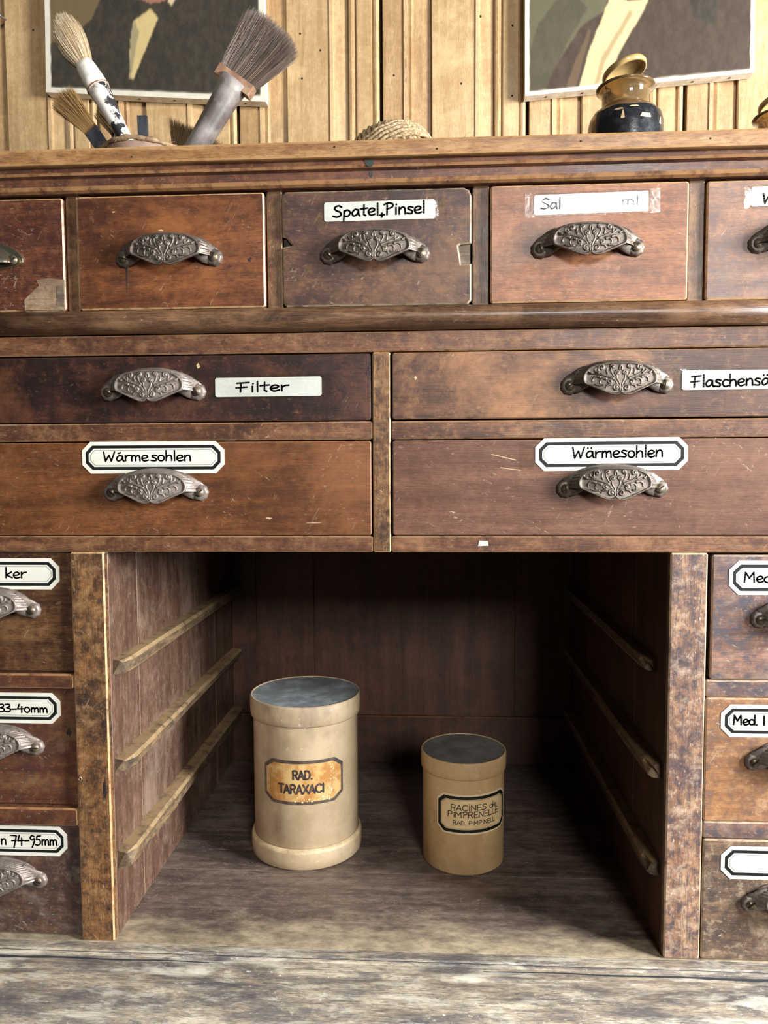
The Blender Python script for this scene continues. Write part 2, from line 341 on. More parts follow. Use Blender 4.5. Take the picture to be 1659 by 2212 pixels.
# paper, ink, tape
M['paper'] = plain('label_paper', (226, 224, 211), .55, col2=(216, 212, 196), scale=35)
M['paper_plain'] = plain('label_paper_white', (206, 209, 205), .5, col2=(194, 197, 192), scale=30)
M['ink'] = plain('ink_black', (16, 15, 20), .45)
M['ink_line'] = plain('ink_thin_line', (120, 120, 116), .5)
M['border'] = plain('label_border_black', (12, 14, 15), .55, col2=(22, 26, 25), scale=80, spec=.3)
def film(name, bump, refl=.10, rough=.05, scale=300):
    t = NT(name); t.n.remove(t.b)
    out = t.n['Material Output']; tr = t.N('ShaderNodeBsdfTransparent'); gl = t.N('ShaderNodeBsdfGlossy'); mx = t.N('ShaderNodeMixShader')
    tr.inputs[0].default_value = (.96, .95, .92, 1); gl.inputs['Roughness'].default_value = rough
    fr = t.N('ShaderNodeFresnel'); fr.inputs[0].default_value = 1.5
    v = t.coords(2.0); t.L(t.rng(t.noise(v, 330, 4, .7), .40, .56, refl * .12, refl), mx.inputs[0])
    bp = t.N('ShaderNodeBump'); bp.inputs['Strength'].default_value = bump; bp.inputs['Distance'].default_value = .0006
    t.L(t.noise(v, scale, 4, .6), bp.inputs['Height']); t.L(bp.outputs[0], gl.inputs['Normal'])
    t.L(tr.outputs[0], mx.inputs[1]); t.L(gl.outputs[0], mx.inputs[2]); t.L(mx.outputs[0], out.inputs[0])
    return t.m
M['tape'] = film('clear_tape', .35, .05, .12, 160)
M['tape_gloss'] = film('clear_tape_glossy', .6, .11, .09, 520)
# canisters
def board(name, c0, c1, c2, seed):
    t = NT(name); v = t.coords(seed, False)
    n = t.noise(v, 26, 8, .68); n2 = t.noise(v, 120, 6, .7); n3 = t.noise(t.vscale(v, (1, 1, .5)), 14, 4, .6)
    c = t.mix(t.rng(n, .36, .62), lin(c0), lin(c1)); c = t.mix(t.math('MULTIPLY', t.rng(n3, .50, .66), .75), c, lin(c2))
    c = t.mix(t.math('MULTIPLY', t.rng(n2, .60, .70), .6), c, lin((226, 204, 164)))
    e = t.math('MULTIPLY', t.attr('edge'), t.rng(n2, .36, .6)); c = t.mix(t.math('MULTIPLY', e, .8), c, lin((222, 196, 150)))
    t.L(c, t.b.inputs['Base Color']); t.b.inputs['Roughness'].default_value = .5; t.bump(n2, .2, .0006); return t.m
M['can_big'] = board('cardboard_cream', (172, 149, 116), (192, 170, 138), (122, 104, 90), 4)
M['can_small'] = board('cardboard_tan', (184, 148, 102), (200, 166, 118), (160, 124, 88), 6)
M['lid_top'] = plain('lid_top_black_paper', (140, 145, 147), .32, col2=(196, 203, 206), scale=38, bump=.2, lo=.48, hi=.7)
M['lid_top_b'] = plain('lid_top_dark_paper', (112, 110, 102), .36, col2=(136, 135, 128), scale=40, bump=.15)
M['label_amber'] = plain('label_amber_worn', (206, 170, 112), .4, col2=(180, 126, 66), scale=60, bump=.25, lo=.45, hi=.6)
M['label_chip'] = plain('label_chipped_paper', (222, 200, 156), .6)
M['label_tan'] = plain('label_tan_paper', (226, 196, 146), .5, col2=(210, 176, 124), scale=55)
M['label_cream'] = plain('label_cream_margin', (224, 200, 158), .55)
M['border_worn'] = plain('label_border_worn', (62, 54, 50), .5, col2=(104, 88, 74), scale=90)
M['print_faded'] = plain('print_faded_ink', (52, 44, 48), .5, col2=(116, 88, 66), scale=170, lo=.52, hi=.64)
M['print_dark'] = plain('print_ink', (44, 38, 32), .5)
# things on top
def strands(name, c0, c1, rough=.5):
    t = NT(name); a = t.attr('tone'); c = t.mix(a, lin(c0), lin(c1)); t.L(c, t.b.inputs['Base Color']); t.b.inputs['Roughness'].default_value = rough; return t.m
M['hair_grey'] = strands('bristle_grey_brown', (50, 41, 36), (156, 130, 110))
M['hair_white'] = strands('bristle_cream', (176, 146, 104), (240, 224, 192))
M['hair_tan'] = strands('bristle_tan', (92, 62, 34), (190, 152, 92))
M['hair_dark'] = strands('bristle_dark_brown', (58, 42, 28), (168, 132, 84))
M['handle_grey'] = plain('brush_handle_grey', (94, 84, 80), .45, col2=(146, 138, 132), scale=24, bump=.1)
M['ferrule_cu'] = plain('brush_band_copper', (134, 100, 80), .5, col2=(172, 140, 112), scale=70, bump=.4)
M['paint_white'] = plain('brush_white_paint', (238, 232, 220), .45, col2=(206, 198, 184), scale=60, bump=.4)
M['paint_chipped'] = plain('brush_chipped_paint', (232, 226, 214), .5, col2=(44, 42, 44), scale=36, bump=.4, lo=.5, hi=.53)
M['ferrule_dark'] = plain('brush_ferrule_dark', (38, 40, 44), .35, metal=.4, col2=(66, 68, 70), scale=50)
M['stub_dark'] = plain('dark_slate_handle', (34, 38, 46), .5, col2=(56, 60, 66), scale=50)
M['rust'] = plain('rust_wire', (132, 66, 30), .7)
M['wicker'] = plain('pot_clay_rim', (120, 92, 66), .7, col2=(170, 144, 108), scale=70, bump=.5)
M['pot_inner'] = plain('pot_wall', (126, 104, 92), .6, col2=(150, 122, 104), scale=40)
def twine_mat():
    t = NT('twine_sisal'); v = t.coords(2.0); n = t.noise(v, 420, 4, .6)
    c = t.mix(t.rng(n, .38, .62), lin((122, 96, 66)), lin((204, 178, 138))); t.L(c, t.b.inputs['Base Color']); t.b.inputs['Roughness'].default_value = .8; t.bump(n, .5, .0006); return t.m
M['twine'] = twine_mat()
def glass(name, col, rough, trans):
    t = NT(name); v = t.coords(3.0); n = t.noise(v, 60, 5, .6)
    t.L(t.mix(t.rng(n, .4, .65), lin(col), lin(tuple(int(x * .8) for x in col))), t.b.inputs['Base Color'])
    t.b.inputs['Roughness'].default_value = rough; t.b.inputs['Transmission Weight'].default_value = trans; t.b.inputs['IOR'].default_value = 1.45; return t.m
M['glass_amber'] = glass('bottle_smoky_glass', (186, 156, 112), .06, .75)
M['glass_lid'] = glass('bottle_lid_glass', (196, 164, 108), .18, .2)
M['bottle_label'] = plain('bottle_label_black', (32, 33, 36), .2, col2=(72, 74, 76), scale=60, bump=.3, lo=.5, hi=.7)
M['bottle_chip'] = plain('bottle_label_flake', (214, 182, 136), .5)
M['brown_residue'] = plain('bottle_residue_brown', (84, 50, 28), .25)
M['canvas_edge'] = plain('canvas_edge_linen', (236, 229, 212), .75, col2=(206, 196, 174), scale=60, bump=.3)
M['tack'] = plain('canvas_tack', (104, 86, 62), .5, metal=.6)
M['green_stain'] = plain('paint_green_black', (38, 48, 42), .45)
M['dark_stain'] = plain('paint_slate_stain', (52, 56, 62), .5)
M['chip'] = plain('chipped_wood_pale', (190, 160, 122), .6)
M['grime'] = plain('grime_dark', (44, 36, 34), .5)
M['cream_drip'] = plain('paint_cream_spot', (214, 206, 184), .6)

# ------------------------------------------------------------------ the wall: moulded pine boards
wall = MB(); wall.box(-1.6, 1.6, .502, .56, -.80, 2.2)
wall_o = tag(wall.build('wall_back', M['wall_dark']), 'back wall panelled with vertical moulded pine boards', 'wall', kind='structure')
fl = MB(); fl.box(-1.6, 1.6, -2.2, .56, -.84, -.80)
tag(fl.build('floor', M['room_floor']), 'dark wooden floor of the room', 'floor', kind='structure')
P1 = [(.002, 0), (.002, .011), (.0035, .012), (.0317, .012), (.033, .0155), (.038, .0155), (.040, .009), (.0445, .011), (.048, .0065), (.0725, .0025), (.0735, .0015), (.0735, 0)]
P2 = [(.0740, 0), (.0740, .010), (.0755, .012), (.137, .012), (.139, .015), (.1435, .015), (.146, .009), (.1640, .003), (.1655, .002), (.1655, 0)]
P3 = [(.1662, 0), (.1662, .005), (.168, .0105), (.1715, .012), (.175, .0105), (.1775, .005), (.179, .011), (.1805, .012), (.201, .012), (.2025, .006), (.2040, .006), (.2055, .011), (.2085, .0128), (.2115, .011), (.2128, .007), (.2128, 0)]
GAPS = (-1.548, -1.331, -1.114, -.897, -.680, -.463, -.2457, -.0285, .1885, .4173, .634, .851, 1.068, 1.285, 1.502)
for g, g2 in zip(GAPS[:-1], GAPS[1:]):
    for P, mt, ed in ((P1, 'pine', (1, 4)), (P2, 'pine', (1, 4)), (P3, 'pine', (6, 11, 12))):
        b = MB(); b.extrude_z([(g + a * (g2 - g) / .2160, .502 - h * .62 - (.006 if h > 0 else 0)) for a, h in P], -.80, 2.2, edges=ed)
        recalc(b.build('wall_plank', M['pine'] if P is not P1 else M['pine_brown'], wall_o))

# ------------------------------------------------------------------ the cabinet
CAB = empty('apothecary_cabinet', (0, 0, 0), 'old dark wooden apothecary cabinet with labelled drawers and an open niche', 'cabinet')
ZF = -.80
def part(name, mat, *boxes, b=.0012, parent=CAB, seg=1):
    m = MB()
    for q in boxes: m.box(*q, b, seg)
    return m.build(name, M[mat], parent)

HX = .482
part('top_board', 'top', (-.503, .503, -.020, .478, .7215, .7358), b=.0022, seg=2)
m = MB(); m.extrude_x([(-.0135, .7212), (-.0140, .7170), (-.0125, .7150), (-.0085, .7136), (-.0085, .7070), (-.0070, .7040), (-.0040, .7024), (.03, .7024), (.03, .7212)], -.494, .494, 8, edges=(1, 4, 5))
recalc(m.build('cornice_moulding', M['rail_dark'], CAB))
for x0, x1 in ((-.2897, -.2785), (-.1045, -.0905), (.0797, .0943), (.2665, .2805)):
    part('drawer_divider', 'divider', (x0, x1, .0035, .44, .5985, .7024), b=.0010)
m = MB(); pr_ = [(.012, .5772)] + [(-.0005 - .0125 * math.cos(a), .5878 + .0107 * math.sin(a)) for a in [(-80 + i * 160 / 12) * PI / 180 for i in range(13)]] + [(.012, .5984)]
m.extrude_x(pr_, -.494, .494, 4, smooth=True); recalc(m.build('half_round_moulding', M['half_round'], CAB))
part('upper_rail', 'rail', (-HX, HX, 0, .03, .5587, .5765))
part('shelf_board', 'inner_back', (-.463, .463, .031, .46, .578, .590), b=0)
for s in (-1, 1):
    a, b_ = sorted((s * .463, s * .482))
    part('end_stile', 'post', (a, b_, 0, .03, .002, .5585))
    part('upper_end_stile', 'divider', (a, b_, .002, .03, .5985, .7024))
    part('side_panel', 'rail_dark', (a, b_, .031, .468, ZF, .7212))
part('centre_stile', 'post', (-.0098, .0063, 0, .03, .3777, .5583))
for x0, x1 in ((-.4628, -.0101), (.0066, .4628)):
    part('middle_rail', 'rail', (x0, x1, .001, .03, .4803, .4966))
for x0, x1 in ((-.4628, -.0101), (.0066, .4628)):
    part('lower_rail', 'rail', (x0, x1, .0005, .03, .3777, .3922))
part('post', 'post', (-.2943, -.2620, 0, .009, .0004, .3774), b=.0014)
part('post', 'post_right', (.2563, .2890, 0, .009, .0004, .3774), b=.0014)
for z0, z1 in ((.2470, .2612), (.1130, .1306)): part('column_rail', 'rail_dark', (-.4628, -.2946, .0008, .03, z0, z1), b=.0016)
for z0, z1 in ((.2465, .2624), (.1154, .1316)): part('column_rail', 'd_right_a', (.2893, .4628, .0008, .03, z0, z1), b=.0016)
# niche: side boards, back boards, ceiling, floor
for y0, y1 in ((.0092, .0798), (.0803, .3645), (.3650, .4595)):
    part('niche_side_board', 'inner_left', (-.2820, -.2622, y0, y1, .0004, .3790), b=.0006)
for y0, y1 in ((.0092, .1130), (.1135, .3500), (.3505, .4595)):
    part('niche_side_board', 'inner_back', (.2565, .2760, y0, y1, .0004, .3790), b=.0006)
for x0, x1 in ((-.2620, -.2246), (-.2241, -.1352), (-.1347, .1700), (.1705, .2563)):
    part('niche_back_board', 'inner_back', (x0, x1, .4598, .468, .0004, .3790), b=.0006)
part('niche_back_rail', 'inner_back', (-.2618, .2561, .4520, .4596, .0004, .0735), b=.0015)
part('niche_ceiling', 'inner_back', (-.2820, .2760, .031, .468, .3795, .3880), b=0)
part('floor_board', 'floor_board', (-.4625, .4625, .1358, .468, -.016, .0), b=.0006)
part('floor_board', 'floor_board', (-.4625, .4625, -.0004, .1355, -.016, .0), b=.0006)
def runner(x_wall, side, y0, y1, z0, z1, depth, broken):
    """strip nailed to the side wall; worn, slightly rounded, broken front end"""
    m = MB(); n = 14; prof_n = 6; vs = []
    for i in range(n + 1):
        y = y0 + (y1 - y0) * (i / n) ** 1.2
        k = 1.0
        for j, (d, z) in enumerate(((0, z0), (depth * .9, z0 + .001), (depth, z0 + .003), (depth, z1 - .004), (depth * .82, z1 - .0008), (0, z1))):
            r1 = mnoise.noise(Vector((y * 40, z * 50, broken))) * .0011; r2 = mnoise.noise(Vector((y * 55, z * 70, broken + 9))) * .0009
            dd = d + (r1 if d > 0 else 0)
            if i == 0 and d > 0: dd = d * (.55 + .35 * ((j * 7) % 3) / 2)
            yy = y + (.006 * ((j * 5) % 4) / 3 if i == 0 else 0)
            vs.append((x_wall + side * dd, yy, z + (r2 if d > 0 else 0)))
    k = 6
    fs = [(i * k + j, i * k + (j + 1) % k, (i + 1) * k + (j + 1) % k, (i + 1) * k + j) for i in range(n) for j in range(k)]
    fs += [tuple(range(k))[::-1], tuple(n * k + j for j in range(k))]
    m.add(vs, fs, 0.0); 
    for q in range(len(m.f)):
        if q < n * k and q % k in (1, 3, 4): m.e[q] = 1.0
    return recalc(m.build('drawer_runner', M['runner'], CAB))
runner(-.2622, 1, .013, .4585, .2575, .2722, .0135, 1.0)
runner(-.2622, 1, .012, .4585, .1625, .1752, .0145, 2.0)
runner(-.2622, 1, .011, .4585, .0660, .0838, .0145, 3.0)
runner(.2565, -1, .035, .4585, .2600, .2712, .0125, 4.0)
runner(.2565, -1, .0145, .4585, .1645, .1785, .0135, 5.0)
runner(.2565, -1, .0160, .4585, .0700, .0850, .0125, 6.0)
# worn front ledge with a groove and a rounded nose
prof = [(-.0006, -.016), (-.0006, -.0002), (-.0112, -.0004), (-.0122, -.0024), (-.0136, -.0024), (-.0146, -.0008), (-.0158, -.0012), (-.0172, -.0026), (-.0295, -.0034), (-.034, -.0052)]
for i in range(1, 11):
    a = i * PI / 2 / 10; prof.append((-.034 - .046 * math.sin(a), -.0052 - .034 * (1 - math.cos(a))))
prof += [(-.080, -.060), (-.05, -.064), (-.0006, -.064)]
m = MB(); m.extrude_x(prof, -.52, .52, 120, smooth=False, edges=(4, 8))
for i, (x, y, z) in enumerate(m.v):
    if y < -.030: 
        m.v[i] = (x, y + .0022 * mnoise.noise(Vector((x * 9, y * 30, 3))), z + .0020 * mnoise.noise(Vector((x * 12, y * 60, 7))))
recalc(m.build('base_ledge', M['ledge'], CAB))
m = MB(); m.box(-.515, .515, -.0137, -.0121, -.0030, -.0019); m.build('groove_strip', M['dark_stain'], CAB)  # dark strip laid along the groove bottom so the groove reads darker
for xa, xb, wa, wb in ((-.515, -.150, .0048, .0006), (.515, .090, .0044, .0006)):
    m = MB(); n = 30; vs = []
    for i in range(n + 1):
        f = i / n; x = xa + (xb - xa) * f; h = (wa + (wb - wa) * f) / 2 * (1 + .25 * math.sin(i * 2.1)); yc = -.0215 + .0006 * math.sin(i * .8)
        vs += [(x, yc - h, -.00262), (x, yc + h, -.00238)]
    m.add(vs, [(2 * i, 2 * i + 1, 2 * i + 3, 2 * i + 2) for i in range(n)]); m.build('painted_line', M['dark_stain'], CAB)
part('base_front', 'rail_dark', (-HX, HX, -.045, -.02, ZF, -.0645), b=.002)
part('base_side', 'rail_dark', (-HX, -.463, -.0195, .0305, ZF, -.0645), b=0)
part('base_side', 'rail_dark', (.463, HX, -.0195, .0305, ZF, -.0645), b=0)
part('back_panel', 'inner_back', (-.4628, .4628, .4685, .476, ZF, .7212), b=0)
for x0, x1 in ((-.2943, -.2825), (.2765, .2890)):
    part('inner_partition', 'inner_back', (x0, x1, .0095, .46, .0004, .3790), b=0)

# ------------------------------------------------------------------ cast cup pull with scrollwork (one mesh, shared)
HALF = [(0, 14.3), (10, 14.0), (20, 12.6), (27, 9.7), (31, 5.2), (32.2, .8), (30.8, -3.3), (26, -5.6), (19, -8.8), (11, -12.3), (6.2, -13.8), (2.2, -13.3), (0, -11.2)]
def catmull(pts, n=5, closed=False):
    out = []; P = [Vector(p) for p in pts]; m = len(P)
    for i in range(m if closed else m - 1):
        p0 = P[(i - 1) % m] if (closed or i > 0) else P[0]; p1 = P[i]; p2 = P[(i + 1) % m]
        p3 = P[(i + 2) % m] if (closed or i + 2 < m) else P[-1]
        for k in range(n):
            t = k / n
            out.append(.5 * ((2 * p1) + (p2 - p0) * t + (2 * p0 - 5 * p1 + 4 * p2 - p3) * t * t + (3 * p1 - p0 - 3 * p2 + p3) * t ** 3))
    if not closed: out.append(P[-1])
    return out
def pull_mesh():
    m = MB()
    right = catmull([(u, v, 0) for u, v in HALF], 4)
    outline = [(p.x / 1000, p.y / 1000) for p in right] + [(-p.x / 1000, p.y / 1000) for p in right[-2:0:-1]]
    n = len(outline)
    def depth(u, v): return -(.0118 + .0042 * (1 - (u / .034) ** 2) - v * .10)
    rings = [(1.0, .0022), (1.0, 0), (.985, -.0009), (.95, -.0010), (.915, .0003), (.86, .0006), (.6, .0002), (.3, -.0001)]
    vs = []
    for s, off in rings:
        for u, v in outline:
            uu, vv = u * s, (v - .0005) * s + .0005
            vs.append((uu, depth(uu, vv) + off, vv))
    vs.append((0, depth(0, 0), 0)); fs = []
    for r in range(len(rings) - 1):
        for i in range(n): fs.append((r * n + i, r * n + (i + 1) % n, (r + 1) * n + (i + 1) % n, (r + 1) * n + i))
    last = (len(rings) - 1) * n
    for i in range(n): fs.append((last + i, last + (i + 1) % n, len(vs) - 1))
    m.add(vs, fs, 0, True)
    # back of the plate
    vs = [(u, depth(u, v) + .0022, v) for u, v in outline] + [(0, depth(0, 0) + .002, 0)]
    m.add(vs, [(i, (i + 1) % n, n) for i in range(n)])
    n_plate = len(m.f)
    # hood from the plate's upper rim back to the drawer front, ribbed towards the ears
    up = [(u, v) for u, v in outline if v >= -.0036]
    up.sort(key=lambda p: math.atan2(p[1] + .004, p[0]))
    fine = [Vector((u, v, 0)) for u, v in up]; fine = catmull([tuple(p) for p in fine], 4)
    rows = 7; vs = []; k = len(fine)
    for r in range(rows):
        t = r / (rows - 1)
        for i, p in enumerate(fine):
            a = math.atan2(p.y + .003, p.x)
            wall_ = Vector((.0405 * math.cos(a) * 1.0, -.0035 + .0205 * math.sin(a) ** .9 if math.sin(a) > 0 else -.0035 + .0205 * math.sin(a), 0))
            q = p.lerp(wall_, t); bul = math.sin(PI * t) * .0012
            rib = (.00045 * math.cos(a * 58)) * math.sin(PI * min(1, t * 1.15)) * (1 if abs(math.cos(a)) > .55 else .3)
            rad = Vector((math.cos(a), math.sin(a), 0)) * (bul + rib)
            y0 = depth(p.x, p.y) + .0004
            vs.append((q.x + rad.x, y0 * (1 - t) ** .9 - .0001, q.y + rad.y))
    fs = [(r * k + i, r * k + i + 1, (r + 1) * k + i + 1, (r + 1) * k + i) for r in range(rows - 1) for i in range(k - 1)]
    m.add(vs, fs, 0, True)
    # a raised bead where the hood meets the drawer front
    m.tube([(.0405 * math.cos(a), -.0008, -.0035 + .0205 * math.sin(a) ** .9) for a in [PI * (i + .5) / 41 for i in range(41)]], .0012, 6)
    # ears with scalloped edge
    for s in (-1, 1):
        vs = []; N_ = 28; prof_ = [(.0, -.0040), (.0058, -.0040), (.0070, -.0034), (.0078, -.0018), (.0081, .0)]
        for i in range(N_):
            a = 2 * PI * i / N_
            for r, y in prof_:
                rr = r * (1 + (.05 * math.cos(a * 9) if r > .006 else 0))
                vs.append((s * .0410 + rr * math.cos(a), y, -.0042 + rr * math.sin(a)))
        kk = len(prof_)
        m.add(vs, [(i * kk + j, i * kk + j + 1, ((i + 1) % N_) * kk + j + 1, ((i + 1) % N_) * kk + j) for i in range(N_) for j in range(kk - 1)], 0, True)
        # flange sweeping from the hood down to the ear
        sec = [((.0250, -.0050, .0050), .0080, .0026), ((.0310, -.0046, .0018), .0086, .0026), ((.0355, -.0032, -.0012), .0084, .0024), ((.0395, -.0020, -.0030), .0080, .0019), ((.0430, -.0012, -.0042), .0064, .0012)]
        vs = []; kn = 16
        for (a, y, z), hz, hy in sec:
            for q in range(kn):
                t_ = 2 * PI * q / kn; rb = 1 + .05 * math.cos(t_ * 2 + a * 900)
                vs.append((s * (a + .45 * hz * math.sin(t_)), y + hy * math.cos(t_) * rb, z + hz * math.sin(t_)))
        m.add(vs, [(r * kn + q, r * kn + (q + 1) % kn, (r + 1) * kn + (q + 1) % kn, (r + 1) * kn + q) for r in range(4) for q in range(kn)] + [tuple(4 * kn + q for q in range(kn))], 0, True)
    n_hood = len(m.f)
    # scrollwork
    def scroll(pts, r0=.00085, r1=.0004):
        r0 *= 1.45; r1 *= 1.4
        for s in (-1, 1):
            P = catmull([(u, v, 0) for u, v in pts], 4); L = len(P)
            m.tube([(s * p.x / 1000, depth(p.x / 1000, p.y / 1000) + .0003, p.y / 1000) for p in P],
                   [r0 + (r1 - r0) * i / (L - 1) for i in range(L)], 6)
    def spiral(cx_, cy_, r, turns, a0, d, tail):
        P = [(cx_ + r * (1 - .8 * i / 14) * math.cos(a0 + d * turns * 2 * PI * i / 14), cy_ + r * (1 - .8 * i / 14) * math.sin(a0 + d * turns * 2 * PI * i / 14)) for i in range(15)]
        scroll(tail + P, .0006, .00105)
    spiral(4.2, -7.6, 2.9, 1.2, PI * .9, -1, [(1.0, -10.0), (1.0, -8.6)])
    spiral(3.0, 5.2, 2.3, 1.25, -PI * .45, 1, [(.3, -9.0), (1.2, -4.0), (3.4, .5)])
    spiral(16.0, 10.0, 2.6, 1.25, -PI * .1, 1, [(6.0, .2), (13.0, 3.2), (18.5, 6.5)])
    spiral(9.0, -2.4, 2.2, 1.1, PI * .6, -1, [(3.0, -4.5), (5.5, -1.0)])
    spiral(7.0, 10.6, 1.9, 1.2, -PI * .3, 1, [(5.4, 1.5), (7.4, 4.5), (8.6, 8.0)])
    scroll([(6, 0), (12, 2.4), (19, 4.4), (27, 4.6)], .0010, .0004)
    scroll([(12, -.2), (15.5, .6), (17.6, -2.0), (17.0, -4.6)], .0011, .0004)
    scroll([(17, 1.4), (21.0, 2.4), (23.6, .2), (23.6, -2.4)], .0011, .0004)
    scroll([(8, -4.6), (11.5, -5.6), (13.0, -7.8)], .0010, .0004)
    scroll([(18, 5.0), (21.4, 6.6), (22.0, 9.0)], .0010, .0004)
    scroll([(11, 4.0), (12.0, 7.0), (11.2, 9.6)], .0009, .0004)
    scroll([(0.0, 12.0), (1.2, 9.4), (0.6, 7.4)], .0009, .0005)
    scroll([(24, 5.2), (26.6, 6.4), (26.6, 8.0)], .0009, .0004)
    scroll([(14, -5.2), (18.5, -5.4), (22, -4.2)], .0007, .0004)
    o = m.build('cup_pull', M['iron']); o.data.materials.append(M['iron'])
    for i_, p_ in enumerate(o.data.polygons): p_.material_index = 1 if n_plate <= i_ < n_hood else 0
    recalc(o); me = o.data; bpy.data.objects.remove(o); return me
PULL = pull_mesh()
PULL_DUSTY = PULL.copy(); PULL_DUSTY.materials.clear(); PULL_DUSTY.materials.append(M['iron_plate']); PULL_DUSTY.materials.append(M['iron_dusty'])
def screw_mesh():
    m = MB(); m.lathe([(0, -.0014), (.0028, -.0012), (.0042, -.0003), (.0044, .0006), (0, .0006)], n=20, M=Matrix.Rotation(-PI / 2, 3, 'X') @ Matrix.Scale(-1, 3, (0, 0, 1)))
    o = m.build('screw', M['screw']); recalc(o); me = o.data; bpy.data.objects.remove(o)
    me.materials.append(M['slot'])
    bm = bmesh.new(); bm.from_mesh(me)
    r = bmesh.ops.create_cube(bm, size=1.0)
    for q in r['verts']: q.co = (q.co.x * .0078, q.co.y * .0008 - .00110, q.co.z * .0009)
    vset = set(r['verts'])
    for f in bm.faces:
        if all(q in vset for q in f.verts): f.material_index = 1
    bm.to_mesh(me); bm.free(); return me
SCREW = screw_mesh()
def smooth_pull_mesh():
    m = MB(); vs = []; k = 29; rows = 10
    for r in range(rows):
        f = PI / 2 * r / (rows - 1)
        for i in range(k):
            a = PI * i / (k - 1); sn = max(0.0, math.sin(a))
            vs.append((.0385 * math.cos(a), -.0195 * sn ** .6 * math.sin(f) - .0012, .0205 * sn * math.cos(f) - .0070 - .004 * sn * math.sin(f)))
    m.add(vs, [(r * k + i, r * k + i + 1, (r + 1) * k + i + 1, (r + 1) * k + i) for r in range(rows - 1) for i in range(k - 1)], 0, True)
    m.prism([(.0480 * math.cos(a), -.0052 + (.0200 if math.sin(a) > 0 else .0085) * math.sin(a)) for a in [2 * PI * i / 48 for i in range(48)]], -.0022, 0, .0009)
    for s in (-1, 1):
        m.lathe([(0, -.005), (.0050, -.0046), (.0062, -.0034), (.0070, -.002)], c=(s * .0400, 0, -.0050), n=24, M=Matrix.Rotation(-PI / 2, 3, 'X') @ Matrix.Scale(-1, 3, (0, 0, 1)))
    o = m.build('smooth_pull', M['nickel']); recalc(o); me = o.data; bpy.data.objects.remove(o); return me
PULL_NICKEL = smooth_pull_mesh()

